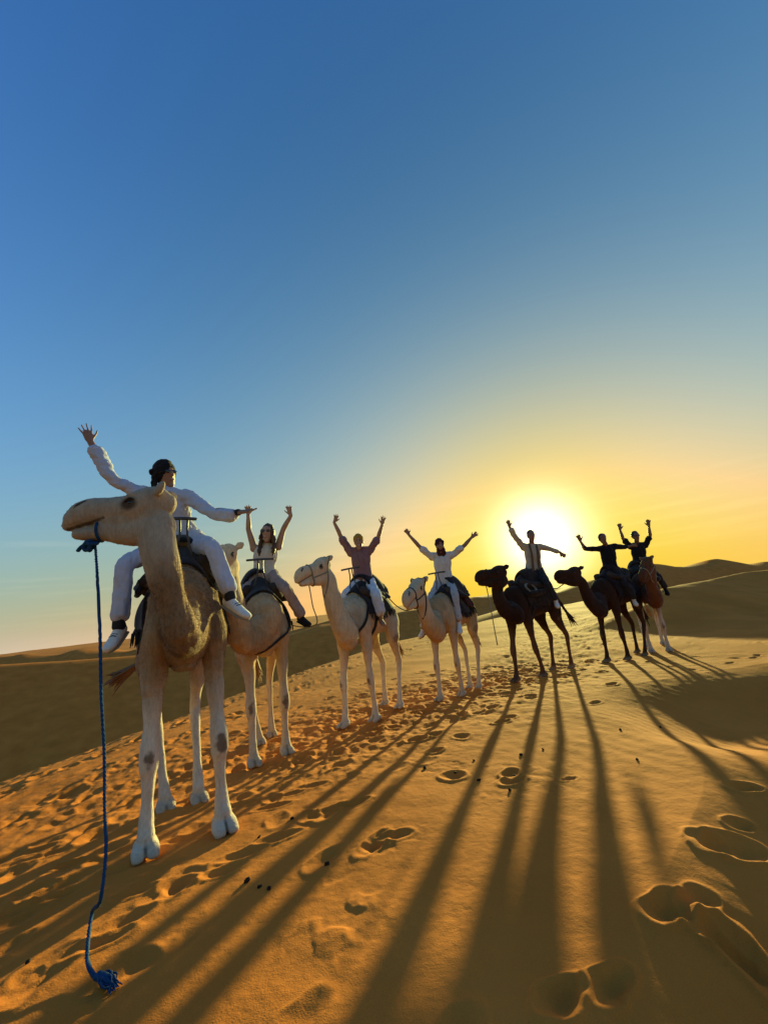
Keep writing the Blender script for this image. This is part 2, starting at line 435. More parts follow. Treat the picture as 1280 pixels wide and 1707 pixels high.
# ------------------------------------------------------------------ solid modelling: lofted limbs fused into one skin
class Soup:
    def __init__(self): self.v, self.f = [], []
    def ring_tube(self, rings):
        """rings: lists of points of equal length, closed with domed caps"""
        n = len(rings[0]); base = len(self.v)
        for r in rings: self.v += [tuple(p) for p in r]
        for k in range(len(rings) - 1):
            for i in range(n):
                j = (i + 1) % n
                self.f.append((base + k * n + i, base + k * n + j, base + (k + 1) * n + j, base + (k + 1) * n + i))
        for k, flip in ((0, True), (len(rings) - 1, False)):
            c = len(self.v); cen = sum((Vector(p) for p in rings[k]), Vector()) / n
            self.v.append(tuple(cen))
            for i in range(n):
                j = (i + 1) % n
                t = (base + k * n + i, base + k * n + j, c)
                self.f.append(t[::-1] if flip else t)
    def loft(self, st, lat, sub=4, n=16, cap=True):
        """st: stations (centre, lateral radius, other radius); lat: lateral direction (or one per station)"""
        P = [Vector(s[0]) for s in st]; A = [s[1] for s in st]; B = [s[2] for s in st]
        lats = lat if isinstance(lat, list) else [lat] * len(st)
        Q = []
        for i in range(len(st) - 1):
            p0, p1, p2, p3 = P[max(i - 1, 0)], P[i], P[i + 1], P[min(i + 2, len(st) - 1)]
            for k in range(sub):
                t = k / sub; t2, t3 = t * t, t * t * t
                c = 0.5 * ((2 * p1) + (-p0 + p2) * t + (2 * p0 - 5 * p1 + 4 * p2 - p3) * t2 + (-p0 + 3 * p1 - 3 * p2 + p3) * t3)
                w = t2 * (3 - 2 * t)
                Q.append((c, A[i] + (A[i + 1] - A[i]) * w, B[i] + (B[i + 1] - B[i]) * w, Vector(lats[i]).lerp(Vector(lats[i + 1]), t)))
        Q.append((P[-1], A[-1], B[-1], Vector(lats[-1])))
        fr = []
        for i in range(len(Q)):
            t = (Q[min(i + 1, len(Q) - 1)][0] - Q[max(i - 1, 0)][0])
            t = t.normalized() if t.length > 1e-9 else Vector((0, 0, 1))
            s = Q[i][3] - t * Q[i][3].dot(t); s.normalize()
            fr.append((Q[i][0], s, t.cross(s), t, Q[i][1], Q[i][2]))
        rings = []
        def ring(c, s, u, a, b):
            return [c + s * (a * math.cos(2 * math.pi * k / n)) + u * (b * math.sin(2 * math.pi * k / n)) for k in range(n)]
        if cap:
            c, s, u, t, a, b = fr[0]; m = min(a, b)
            for ph in (80, 60, 35):
                rings.append(ring(c - t * m * 0.9 * math.sin(rad(ph)), s, u, a * math.cos(rad(ph)), b * math.cos(rad(ph))))
        for (c, s, u, t, a, b) in fr: rings.append(ring(c, s, u, a, b))
        if cap:
            c, s, u, t, a, b = fr[-1]; m = min(a, b)
            for ph in (35, 60, 80):
                rings.append(ring(c + t * m * 0.9 * math.sin(rad(ph)), s, u, a * math.cos(rad(ph)), b * math.cos(rad(ph))))
        self.ring_tube(rings)
    def ball(self, c, rx, ry, rz, axes=None, n=14):
        X, Y, Z = axes if axes else (Vector((1, 0, 0)), Vector((0, 1, 0)), Vector((0, 0, 1)))
        c = Vector(c); rings = []
        for k in range(1, n):
            ph = -math.pi / 2 + math.pi * k / n
            rings.append([c + X * (rx * math.cos(ph) * math.cos(2 * math.pi * i / n)) + Y * (ry * math.cos(ph) * math.sin(2 * math.pi * i / n)) + Z * (rz * math.sin(ph)) for i in range(n)])
        self.ring_tube(rings)
    def fuse(self, voxel, smooth=4, factor=0.5):
        """one continuous skin"""
        me = bpy.data.meshes.new('tmp'); me.from_pydata(self.v, [], self.f)
        bm = bmesh.new(); bm.from_mesh(me); bmesh.ops.recalc_face_normals(bm, faces=bm.faces); bm.to_mesh(me); bm.free()
        o = link(bpy.data.objects.new('tmp', me))
        r = o.modifiers.new('r', 'REMESH'); r.mode = 'VOXEL'; r.voxel_size = voxel; r.adaptivity = 0.0
        if smooth:
            sm = o.modifiers.new('s', 'SMOOTH'); sm.factor = factor; sm.iterations = smooth
        out = bpy.data.meshes.new_from_object(o.evaluated_get(bpy.context.evaluated_depsgraph_get()))
        bpy.data.objects.remove(o); bpy.data.meshes.remove(me)
        out.polygons.foreach_set('use_smooth', [True] * len(out.polygons))
        return out
    def plain(self):
        me = bpy.data.meshes.new('m'); me.from_pydata(self.v, [], self.f)
        bm = bmesh.new(); bm.from_mesh(me); bmesh.ops.recalc_face_normals(bm, faces=bm.faces); bm.to_mesh(me); bm.free()
        me.polygons.foreach_set('use_smooth', [True] * len(me.polygons))
        return me

def get_co(me):
    a = np.empty(len(me.vertices) * 3, np.float32); me.vertices.foreach_get('co', a); return a.reshape(-1, 3).astype(float)

def set_co(me, a):
    me.vertices.foreach_set('co', a.astype(np.float32).ravel()); me.update()

def get_no(me):
    a = np.empty(len(me.vertices) * 3, np.float32); me.vertices.foreach_get('normal', a); return a.reshape(-1, 3).astype(float)

def set_col(me, rgb):
    ca = me.color_attributes.new('coat', 'FLOAT_COLOR', 'POINT')
    a = np.ones((len(rgb), 4), np.float32); a[:, :3] = rgb
    ca.data.foreach_set('color', a.ravel())

def part(name, me, mat, parent):
    me.name = name
    if mat is not None and not me.materials: me.materials.append(mat)
    return link(bpy.data.objects.new(name, me), parent)

def tube_mesh(pts, r, n=8, sub=6):
    s = Soup(); P = [Vector(p) for p in pts]
    rr = r if isinstance(r, (list, tuple)) else [r] * len(P)
    d = (P[-1] - P[0]); lat = Vector((0.31, 0.87, 0.22)) if abs(d.normalized().dot(Vector((0.31, 0.87, 0.22)))) < 0.9 else Vector((1, 0, 0))
    s.loft([(p, q, q) for p, q in zip(P, rr)], lat, sub=sub, n=n)
    return s.plain()

# ------------------------------------------------------------------ materials of the caravan
M_COAT = node_mat('camel_coat', attr='coat', rough=0.9, spec=0.12, noise=[(3.0, 0.10), (26.0, 0.12), (110.0, 0.10)], bump=[(60, 0.6, 0.012), (190, 0.5, 0.004)], sheen=0.10, stretch=(1.0, 1.0, 0.28))
M_FUR = node_mat('camel_fur', attr='coat', rough=0.8, spec=0.1, trans=0.45)
M_EYE = node_mat('eye', (0.012, 0.008, 0.006), rough=0.12, spec=0.6)
M_TUFT = node_mat('tail_hair', (0.26, 0.14, 0.065), rough=0.7, bump=[(120, 0.6, 0.006)])
M_DARKHAIR = node_mat('dark_hair', (0.05, 0.03, 0.018), rough=0.7, bump=[(120, 0.6, 0.006)])
M_BLANKET = node_mat('dark_blanket', (0.022, 0.022, 0.026), rough=0.95, spec=0.1, noise=[(14, 0.5)], bump=[(60, 0.7, 0.008)], sheen=0.2)
M_PAD = node_mat('saddle_pad', (0.05, 0.035, 0.028), rough=0.9, noise=[(9, 0.35)], bump=[(45, 0.6, 0.01)])
M_STRAP = node_mat('strap', (0.016, 0.016, 0.018), rough=0.7, spec=0.3, bump=[(90, 0.5, 0.003)])
M_METAL = node_mat('handle_metal', (0.05, 0.05, 0.05), rough=0.45, spec=0.5, noise=[(30, 0.3)])
M_BLUEROPE = node_mat('blue_rope', (0.012, 0.055, 0.14), rough=0.85, noise=[(60, 0.3)], bump=[(220, 0.8, 0.004)])
M_ROPE = node_mat('pale_rope', (0.25, 0.22, 0.16), rough=0.9, noise=[(60, 0.3)], bump=[(160, 0.8, 0.004)])

COATS = {
    # base, legs, neck/throat, crown of hump
    'cream': ((0.34, 0.215, 0.115), (0.62, 0.50, 0.38), (0.24, 0.145, 0.078), (0.28, 0.17, 0.09)),
    'white': ((0.60, 0.45, 0.28), (0.62, 0.49, 0.35), (0.56, 0.39, 0.22), (0.50, 0.36, 0.20)),
    'tan': ((0.51, 0.34, 0.18), (0.56, 0.42, 0.28), (0.47, 0.28, 0.13), (0.38, 0.24, 0.12)),
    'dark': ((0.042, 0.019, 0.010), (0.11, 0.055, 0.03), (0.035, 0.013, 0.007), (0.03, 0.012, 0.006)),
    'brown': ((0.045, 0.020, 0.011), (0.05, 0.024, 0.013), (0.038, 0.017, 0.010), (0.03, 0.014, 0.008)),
    'pied': ((0.13, 0.05, 0.02), (0.55, 0.43, 0.32), (0.12, 0.045, 0.02), (0.10, 0.04, 0.018)),
}

CAMELS = []

def build_camel(label, coat, heading, scale, front_px, hind_px, neck_px, poll_px, nose_px, voxel, group='camels of the caravan', mouth=0.0, lead=0.44, girth=0.94, fur=16000, tail=None, ear_spread=1.0, front_y=None):
    """front_px, hind_px: (left foot, right foot) of the camel as seen in the picture; None keeps the standing pose.
    heading: direction the body points to, degrees from +X"""
    h = rad(heading); S = scale
    fwd = Vector((math.cos(h), math.sin(h), 0)); lft = Vector((-math.sin(h), math.cos(h), 0))
    ff = [ground_hit(*p) if p else None for p in front_px]
    fm = (ff[0] + ff[1]) / 2
    base = Vector((fm.x, fm.y, 0)) - fwd * (lead * S)
    base.z = (float(ground_smooth(fm.x, fm.y)) + float(ground_smooth(*(base - fwd * 0.6 * S)[:2]))) / 2
    root = empty('camel', base, h)
    tag(root, label, 'camel', group)
    inv = Matrix.Rotation(-h, 3, 'Z')
    L = lambda p: (inv @ (Vector(p) - base))               # world -> camel's own axes
    V = Vector
    Yv = V((0, 1, 0))
    s = Soup()
    # trunk: rump, belly tucked up behind, deep chest
    T = [(-0.80, 1.43, 0.09, 0.13), (-0.72, 1.44, 0.17, 0.22), (-0.55, 1.46, 0.235, 0.275), (-0.30, 1.47, 0.275, 0.30), (-0.02, 1.462, 0.295, 0.325), (0.25, 1.45, 0.28, 0.355), (0.45, 1.445, 0.235, 0.345), (0.60, 1.43, 0.165, 0.255), (0.67, 1.41, 0.10, 0.165)]
    s.loft([(V((x, 0, z)) * S, w * S * girth, hh * S) for (x, z, w, hh) in T], Yv, n=24)
    # hump
    s.loft([(V((-0.52, 0, 1.62)) * S, 0.10 * S, 0.10 * S), (V((-0.30, 0, 1.76)) * S, 0.16 * S, 0.16 * S), (V((-0.08, 0, 1.86)) * S, 0.17 * S, 0.19 * S), (V((0.12, 0, 1.78)) * S, 0.15 * S, 0.15 * S), (V((0.34, 0, 1.66)) * S, 0.11 * S, 0.11 * S)], Yv, n=18)
    # chest pad
    s.ball(V((0.38, 0, 1.105)) * S, 0.10 * S, 0.075 * S, 0.035 * S)
    # neck
    nk = [(V((0.36, 0, 1.48)) * S, 0.165 * S, 0.25 * S), (V((0.55, 0, 1.38)) * S, 0.135 * S, 0.205 * S)]
    nw = [(L(at(px, py, y)), a * 0.88, b * 0.92) for (px, py, y, a, b) in neck_px]
    nk += nw
    poll, nose = L(at(*poll_px)), L(at(*nose_px))
    ax = (nose - poll); HL = ax.length; ax.normalize()
    up = V((0, 0, 1)); up = (up - ax * up.dot(ax)).normalized(); sd = up.cross(ax)
    k = HL / 0.52
    nk.append((poll - up * 0.10 * k + ax * 0.05 * k, 0.085 * k, 0.115 * k))
    # the lateral direction turns from the body's to the head's along the neck
    lats = []
    ref = sd if sd.dot(Yv) >= -0.25 else -sd
    for i in range(len(nk)):
        t = i / (len(nk) - 1)
        lats.append(Yv.lerp(ref, max(0, t - 0.25) / 0.75))
    s.loft(nk, lats, n=20)
    # head
    UP = 1.16
    Hd = lambda t, u, w=0.0: poll + ax * (t * HL) + up * (u * k * UP) + sd * (w * k)
    s.loft([(Hd(a, u), rs * k, ru * k * UP) for (a, u, rs, ru) in [(-0.08, 0.015, 0.055, 0.065), (0.05, 0.036, 0.088, 0.100), (0.16, 0.038, 0.104, 0.096), (0.30, 0.018, 0.106, 0.090), (0.45, 0.018, 0.084, 0.082), (0.62, 0.028, 0.070, 0.076), (0.78, 0.036, 0.070, 0.076), (0.89, 0.022, 0.070, 0.072), (0.97, 0.000, 0.060, 0.056), (1.03, -0.028, 0.042, 0.034)]], sd, n=18)
    dj = -0.012 * mouth
    s.loft([(Hd(a, u), rs * k, ru * k * UP) for (a, u, rs, ru) in [(0.0, -0.075, 0.072, 0.095), (0.15, -0.105, 0.084, 0.095), (0.35, -0.105, 0.074, 0.085), (0.55, -0.082, 0.058, 0.066), (0.68, -0.070, 0.050, 0.048)]], sd, n=16)
    s.loft([(Hd(a, u), rs * k, ru * k * UP) for (a, u, rs, ru) in [(0.48, -0.112, 0.056, 0.060), (0.66, -0.094 + dj * 0.3, 0.052, 0.046), (0.82, -0.088 + dj * 0.7, 0.050, 0.037), (0.95, -0.082 + dj, 0.042, 0.028)]], sd, n=14)
    s.loft([(Hd(0.08, -0.03), 0.080 * k, 0.07 * k), (Hd(0.36, -0.04), 0.078 * k, 0.07 * k), (Hd(0.60, -0.03), 0.058 * k, 0.05 * k)], sd, n=12)
    for w in (-1, 1):
        s.ball(Hd(0.25, 0.080, 0.070 * w), 0.060 * k, 0.030 * k, 0.022 * k, (ax, sd, up), 10)           # brow
        s.ball(Hd(0.86, 0.075, 0.034 * w), 0.045 * k, 0.020 * k, 0.020 * k, (ax, sd, up), 10)           # nostril wing
        e0, e1 = Hd(0.01, 0.075, 0.070 * w), Hd(-0.11, 0.105, 0.135 * w * ear_spread)
        em = e0.lerp(e1, 0.55)
        s.loft([(e0, 0.018 * k, 0.022 * k), (em, 0.024 * k, 0.052 * k), (e1, 0.016 * k, 0.030 * k)], ax, n=10)
    # legs
    pads, feet_local = [], []
    for side, fp in ((1, front_px[0]), (-1, front_px[1])):
        f0 = V((0.44, 0.17 * side, 0)) * S
        f1 = L(ground_hit(*fp)) if fp else f0.copy()
        f1.z = float(ground_smooth(*(base + Matrix.Rotation(h, 3, 'Z') @ f1)[:2])) - base.z
        d = f1 - f0
        def J(x, y, z):
            w = max(0.0, 1 - z / 1.3)
            return V((x, y * side, z)) * S + V((d.x, d.y, 0)) * w + V((0, 0, d.z * max(0.0, 1 - z / 1.0)))
        s.loft([(J(0.34, 0.165, 1.58), 0.0660 * S, 0.1425 * S), (J(0.38, 0.185, 1.34), 0.0865 * S, 0.1568 * S), (J(0.37, 0.185, 1.12), 0.0739 * S, 0.1235 * S), (J(0.385, 0.18, 0.92), 0.0598 * S, 0.0810 * S), (J(0.40, 0.178, 0.74), 0.0466 * S, 0.0563 * S), (J(0.415, 0.18, 0.585), 0.0598 * S, 0.0651 * S), (J(0.415, 0.178, 0.50), 0.0581 * S, 0.0616 * S), (J(0.405, 0.176, 0.42), 0.0440 * S, 0.0458 * S), (J(0.40, 0.174, 0.28), 0.0387 * S, 0.0405 * S), (J(0.405, 0.172, 0.17), 0.0458 * S, 0.0493 * S), (J(0.425, 0.17, 0.09), 0.0546 * S, 0.0581 * S)], Yv, n=16)
        pads.append((J(0.49, 0.185, 0.54), 'knee'))
        for tw in (-1, 1):
            s.loft([(J(0.38, 0.17, 0.045) + V((0, 0.024 * tw, 0)) * S, 0.044 * S, 0.044 * S), (J(0.47, 0.17, 0.036) + V((0, 0.036 * tw, 0)) * S, 0.046 * S, 0.036 * S), (J(0.55, 0.17, 0.020) + V((0, 0.042 * tw, 0)) * S, 0.034 * S, 0.019 * S)], Yv, n=12)
        feet_local.append(f1)
    for side, fp in ((1, hind_px[0]), (-1, hind_px[1])):
        f0 = V((-0.62, 0.165 * side, 0)) * S
        f1 = f0.copy()
        if fp:
            f1 = L(ground_hit(*fp)); dv = f1 - f0; dv.z = 0
            if dv.length > 0.32 * S: dv = dv.normalized() * 0.32 * S
            f1 = f0 + dv
        f1.z = float(ground_smooth(*(base + Matrix.Rotation(h, 3, 'Z') @ f1)[:2])) - base.z
        d = f1 - f0
        def J(x, y, z):
            w = max(0.0, 1 - z / 1.25)
            return V((x, y * side, z)) * S + V((d.x, d.y, 0)) * w + V((0, 0, d.z * max(0.0, 1 - z / 1.0)))
        s.loft([(J(-0.56, 0.13, 1.52), 0.0940 * S, 0.1710 * S), (J(-0.53, 0.17, 1.32), 0.1034 * S, 0.1805 * S), (J(-0.50, 0.20, 1.10), 0.0940 * S, 0.1472 * S), (J(-0.56, 0.19, 0.93), 0.0651 * S, 0.0950 * S), (J(-0.655, 0.18, 0.77), 0.0475 * S, 0.0598 * S), (J(-0.705, 0.175, 0.665), 0.0440 * S, 0.0546 * S), (J(-0.695, 0.172, 0.57), 0.0405 * S, 0.0475 * S), (J(-0.675, 0.17, 0.42), 0.0352 * S, 0.0387 * S), (J(-0.66, 0.168, 0.27), 0.0352 * S, 0.0370 * S), (J(-0.65, 0.166, 0.16), 0.0422 * S, 0.0458 * S), (J(-0.635, 0.165, 0.085), 0.0493 * S, 0.0528 * S)], Yv, n=16)
        pads.append((J(-0.46, 0.27, 1.04), 'stifle'))
        for tw in (-1, 1):
            s.loft([(J(-0.67, 0.165, 0.042) + V((0, 0.022 * tw, 0)) * S, 0.040 * S, 0.040 * S), (J(-0.60, 0.165, 0.032) + V((0, 0.033 * tw, 0)) * S, 0.042 * S, 0.032 * S), (J(-0.53, 0.165, 0.018) + V((0, 0.038 * tw, 0)) * S, 0.030 * S, 0.017 * S)], Yv, n=12)
        feet_local.append(f1)
    # tail root fused, tuft separate
    tl = tail or [(-0.84, 0.0, 1.50), (-0.92, 0.0, 1.30), (-0.93, 0.02, 1.08), (-0.92, 0.04, 0.90)]
    tl = [V(p) * S for p in tl]
    s.loft([(tl[0] + V((0.06, 0, 0.03)) * S, 0.05 * S, 0.05 * S), (tl[1], 0.034 * S, 0.034 * S), (tl[2], 0.026 * S, 0.026 * S), (tl[3], 0.022 * S, 0.022 * S)], Yv, n=10)
    me = s.fuse(voxel, 5, 0.5)
    co = get_co(me); no = get_no(me)
    # muscle and hide relief
    amp = np.where(co[:, 2] > 0.95 * S, 1.0, 0.35)
    rel = fbm(co[:, 0] * 4.2 + co[:, 1] * 2.6 + 3, co[:, 2] * 4.2 - co[:, 1] * 2.1, 3, 101) * 0.020 + fbm(co[:, 0] * 13, co[:, 2] * 13 + co[:, 1] * 9, 3, 111) * 0.007
    rel = rel + 0.012 * np.abs(fbm(co[:, 0] * 7 + co[:, 1] * 16, co[:, 1] * 15 + co[:, 2] * 2.2, 2, 191)) * (co[:, 2] > 0.7 * S)
    hd = np.linalg.norm(co - np.array(poll.lerp(nose, 0.5)), axis=1) < HL * 0.8
    hs = sstep(1.15, 0.7, np.linalg.norm(co - np.array(poll.lerp(nose, 0.45)), axis=1) / HL)
    rel = rel * (1 - 0.78 * hs)
    co += no * (rel * amp)[:, None] * S
    set_co(me, co)
    # coat
    cb, cl, cn, ch = (np.array(c) for c in COATS[coat])
    z = co[:, 2] / S; x = co[:, 0] / S
    n1 = fbm(co[:, 0] * 2.4, co[:, 2] * 2.4 + co[:, 1], 3, 121)
    col = np.tile(cb, (len(co), 1))
    mixc = lambda col, c, w: col + (c - col) * np.clip(w, 0, 1)[:, None]
    col = mixc(col, cl, sstep(1.15, 0.75, z + n1 * 0.25) * (x < 0.75))
    col = mixc(col, cn, sstep(0.60, 0.85, x + n1 * 0.25) * 0.8 * (1 - hs))
    col = mixc(col, ch, sstep(1.72, 1.95, z + n1 * 0.15) * (np.abs(x) < 0.6) * 0.9)
    col = mixc(col, cn * 0.62, sstep(0.18, 0.42, n1) * 0.55 * (z > 0.9))
    if coat in ('cream', 'white', 'tan'):
        col = mixc(col, np.array((0.42, 0.33, 0.24)) if coat == 'cream' else np.array((0.56, 0.42, 0.27)), hs * 0.8)
    for p, kind in pads:
        d = np.linalg.norm((co - np.array(p)) * np.array((1.0, 1.25, 0.72)), axis=1)
        col = mixc(col, np.array((0.15, 0.10, 0.06)), sstep(0.062, 0.036, d / S + n1 * 0.07 + fbm(co[:, 2] * 30, co[:, 1] * 30, 2, 77) * 0.03) * (0.9 if kind == 'knee' else 0.6))
    if coat in ('cream',):
        pt = fbm(co[:, 0] * 3.1 + 9, co[:, 2] * 2.3 + co[:, 1] * 3.3, 3, 127)
        col = mixc(col, np.array((0.20, 0.115, 0.055)), sstep(0.05, 0.30, pt) * (z > 0.95) * (1 - hs) * 0.75)
    for f in feet_local:                                             # short dark line along the cleft between the two toes
        fo = np.array(f) + np.array((0.10 * S, 0, 0.045))
        d = np.abs(co - fo)
        w = sstep(0.014, 0.004, d[:, 1] / S) * 0.8 * sstep(0.075, 0.045, d[:, 0] / S) * (d[:, 2] < 0.05 * S)
        col = mixc(col, np.array((0.05, 0.035, 0.025)), w)
    col = mixc(col, np.array((0.44, 0.26, 0.12)), sstep(0.10, 0.02, z + n1 * 0.05) * 0.55)     # sand and dust on the feet
    # face: dark round the eyes, nostril slit, lip line
    P = co - np.array(poll); ta = P @ np.array(ax) / HL; ua = P @ np.array(up) / (k * UP); wa = P @ np.array(sd) / k
    de = np.hypot((ta - 0.30) * HL / k, ua - 0.022)
    eye_r = 0.055 if mouth > 0 else 0.036
    dark = np.array((0.05, 0.028, 0.016)) if coat != 'dark' else np.array((0.02, 0.01, 0.006))
    col = mixc(col, dark, hd * (np.abs(wa) > 0.04) * sstep(eye_r, eye_r * 0.45, np.hypot((ta - 0.31) * HL / k * 0.8, ua - 0.026) + n1 * 0.03) * 0.9)
    col = mixc(col, dark, hd * sstep(0.012, 0.005, np.abs(ua - 0.078 + (ta - 0.85) * 0.25)) * (ta > 0.80) * (ta < 0.92) * (np.abs(wa) > 0.012))
    lip = -0.022 - 0.075 * np.clip(ta - 0.62, 0, 1)
    col = mixc(col, dark * 1.3, hd * sstep(0.010, 0.004, np.abs(ua - lip)) * (ta > 0.60) * (ta < 1.04) * 0.85)
    set_col(me, col)
    body = part('body', me, M_COAT, root)
    nf = fur
    idx = rng.choice(len(co), nf); P0 = co[idx]; N0 = get_no(me)[idx]
    comb = np.stack([-0.35 * np.ones(nf), np.zeros(nf), -0.75 * np.ones(nf)], 1)
    dirs = N0 * 0.75 + comb * 0.6 + rng.normal(0, 0.28, (nf, 3)); dirs /= np.linalg.norm(dirs, axis=1)[:, None]
    zz = P0[:, 2] / S; xx = P0[:, 0] / S
    ln = 0.008 + 0.011 * rng.random(nf) + 0.016 * rng.random(nf) * ((zz > 1.68) & (np.abs(xx) < 0.55)) + 0.016 * rng.random(nf) * (xx > 0.6) * (1 - hs[idx])
    ln *= np.where(zz < 0.9, 0.5, 1.0) * (1 - 0.55 * hs[idx]) * S
    tn = np.cross(dirs, rng.normal(0, 1, (nf, 3))); tn /= np.linalg.norm(tn, axis=1)[:, None]
    wv = (0.0016 + 0.10 * voxel) * S
    fv = np.empty((nf, 3, 3)); fv[:, 0] = P0 - N0 * 0.002 - tn * wv * 0.5; fv[:, 1] = P0 - N0 * 0.002 + tn * wv * 0.5; fv[:, 2] = P0 + dirs * ln[:, None]
    fm_ = bpy.data.meshes.new('fur'); fm_.vertices.add(nf * 3); fm_.vertices.foreach_set('co', fv.astype(np.float32).ravel())
    fm_.loops.add(nf * 3); fm_.loops.foreach_set('vertex_index', np.arange(nf * 3, dtype=np.int32)); fm_.polygons.add(nf); fm_.polygons.foreach_set('loop_start', np.arange(0, nf * 3, 3, dtype=np.int32)); fm_.update(calc_edges=True)
    set_col(fm_, np.repeat(col[idx] * (0.62 + 0.35 * rng.random((nf, 1))), 3, axis=0))
    tag(part('fur', fm_, M_FUR, root), kind='stuff')
    for w in (-1, 1):
        sp = Soup(); sp.ball(Hd(0.295, 0.032, 0.092 * w), 0.022 * k, 0.014 * k, 0.017 * k, (ax, sd, up), 12)
        part('eye', sp.plain(), M_EYE, root)
        el_ = Soup(); el_.loft([(Hd(0.235, 0.040, 0.092 * w), 0.004 * k, 0.004 * k), (Hd(0.28, 0.056, 0.104 * w), 0.010 * k, 0.006 * k), (Hd(0.33, 0.048, 0.102 * w), 0.009 * k, 0.005 * k), (Hd(0.36, 0.036, 0.096 * w), 0.003 * k, 0.003 * k)], sd, n=8)
        part('eyelash', el_.plain(), M_DARKHAIR, root)
    # tail tuft: a bundle of coarse hair strands
    tf = Soup(); end = tl[3]; dirv = (tl[3] - tl[2]).normalized()
    for i in range(34):
        o = V((rng.normal(0, 0.02), rng.normal(0, 0.02), rng.normal(0, 0.03))) * S
        tf.loft([(end + o * 0.4 - dirv * 0.05, 0.010, 0.010), (end + dirv * 0.12 * S + o * 1.2, 0.009, 0.009), (end + dirv * (0.15 + 0.06 * rng.random()) * S + o * 2.0, 0.002, 0.002)], Yv, sub=3, n=5)
    part('tail_tuft', tf.plain(), M_DARKHAIR if coat in ('dark', 'brown') else M_TUFT, root)
    info = dict(root=root, base=base, h=h, S=S, body=body, L=L, poll=poll, nose=nose, ax=ax, up=up, sd=sd, k=k, HL=HL, Hd=Hd, fwd=fwd, lft=lft,
                bvh=BVHTree.FromPolygons([tuple(c) for c in co], [tuple(p.vertices) for p in me.polygons]))
    info['W'] = lambda p: base + Matrix.Rotation(h, 3, 'Z') @ Vector(p)
    CAMELS.append(info)
    return info

def az(px):  # compass direction (deg from +X) from the camera towards a picture column near the horizon
    v = ray(px, 1050); return math.degrees(math.atan2(v.y, v.x))

c1 = build_camel('pale cream camel in front, its head turned left over a hanging blue rope', 'cream', az(308) + 180 + 6, 1.05,
    ((374, 1383), (242, 1425)), ((340, 1347), (277, 1350)),
    [(304, 1052, 2.62, 0.128, 0.138), (287, 1004, 2.52, 0.100, 0.112), (273, 954, 2.48, 0.100, 0.110), (266, 922, 2.46, 0.108, 0.116)],
    (270, 848, 2.48), (120, 868, 2.36), 0.0095, girth=0.86, fur=42000, mouth=0.2, tail=[(-0.82, 0.0, 1.45), (-0.94, -0.06, 1.28), (-0.95, -0.20, 1.12), (-0.92, -0.32, 1.05)])
c2 = build_camel('cream camel second in the row, its head hidden behind the front rider', 'tan', az(450) + 180 + 8, 1.02,
    ((478, 1256), (424, 1276)), (None, (452, 1243)),
    [(405, 1062, 4.35, 0.16, 0.20), (392, 1020, 4.22, 0.13, 0.16), (384, 975, 4.15, 0.11, 0.13), (382, 952, 4.12, 0.10, 0.115)],
    (386, 928, 4.12), (345, 945, 3.66), 0.013)
c3 = build_camel('white camel in profile with raised head under the rider in pink', 'white', az(600) + 180 - 32, 0.98,
    ((626, 1202), (574, 1212)), ((666, 1180), None),
    [(580, 1060, 5.35, 0.15, 0.19), (562, 1022, 5.22, 0.125, 0.155), (552, 990, 5.17, 0.11, 0.13), (549, 968, 5.14, 0.10, 0.115)],
    (543, 945, 5.12), (496, 964, 4.78), 0.013)
c4 = build_camel('tan camel with a low bridled head under the rider in a white shirt', 'tan', az(750) + 180 - 28, 0.915,
    ((770, 1160), (733, 1168)), ((798, 1148), (786, 1150)),
    [(727, 1052, 6.15, 0.15, 0.18), (712, 1030, 5.95, 0.12, 0.15), (706, 1010, 5.88, 0.105, 0.125)],
    (700, 980, 5.85), (676, 1004, 5.42), 0.016)
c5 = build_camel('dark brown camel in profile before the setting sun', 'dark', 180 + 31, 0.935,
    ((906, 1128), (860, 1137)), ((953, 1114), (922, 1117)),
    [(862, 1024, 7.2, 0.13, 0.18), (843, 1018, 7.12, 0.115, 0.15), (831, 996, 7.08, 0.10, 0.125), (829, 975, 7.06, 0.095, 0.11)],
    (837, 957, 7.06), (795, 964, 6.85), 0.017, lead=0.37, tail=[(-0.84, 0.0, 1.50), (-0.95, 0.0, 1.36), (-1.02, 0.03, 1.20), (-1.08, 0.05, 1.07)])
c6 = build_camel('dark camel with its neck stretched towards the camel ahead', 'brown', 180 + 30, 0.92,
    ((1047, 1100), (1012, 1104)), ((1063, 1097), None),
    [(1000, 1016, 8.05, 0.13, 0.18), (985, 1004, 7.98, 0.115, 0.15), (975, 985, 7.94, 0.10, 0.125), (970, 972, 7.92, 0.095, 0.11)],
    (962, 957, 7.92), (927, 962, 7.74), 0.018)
c7 = build_camel('last camel in the row, brown with white legs, facing the camera', 'pied', az(1098) + 180 + 4, 0.93,
    ((1115, 1086), (1086, 1088)), (None, (1073, 1087)),
    [(1092, 1000, 8.35, 0.14, 0.18), (1086, 978, 8.2, 0.12, 0.14), (1083, 958, 8.12, 0.10, 0.115)],
    (1081, 938, 8.12), (1070, 966, 7.92), 0.018)

# ------------------------------------------------------------------ saddles and harness
M_ROLL = node_mat('beige_cloth', (0.22, 0.16, 0.10), rough=0.95, noise=[(14, 0.3)], bump=[(60, 0.6, 0.006)])
def skin_out(c, p, d, off=0.0):
    """where a line from inside the camel leaves its skin (camel's own axes)"""
    d = Vector(d).normalized()
    hit = c['bvh'].ray_cast(Vector(p), d, 1.2)
    return (hit[0] + d * off) if hit[0] is not None else Vector(p) + d * 0.35

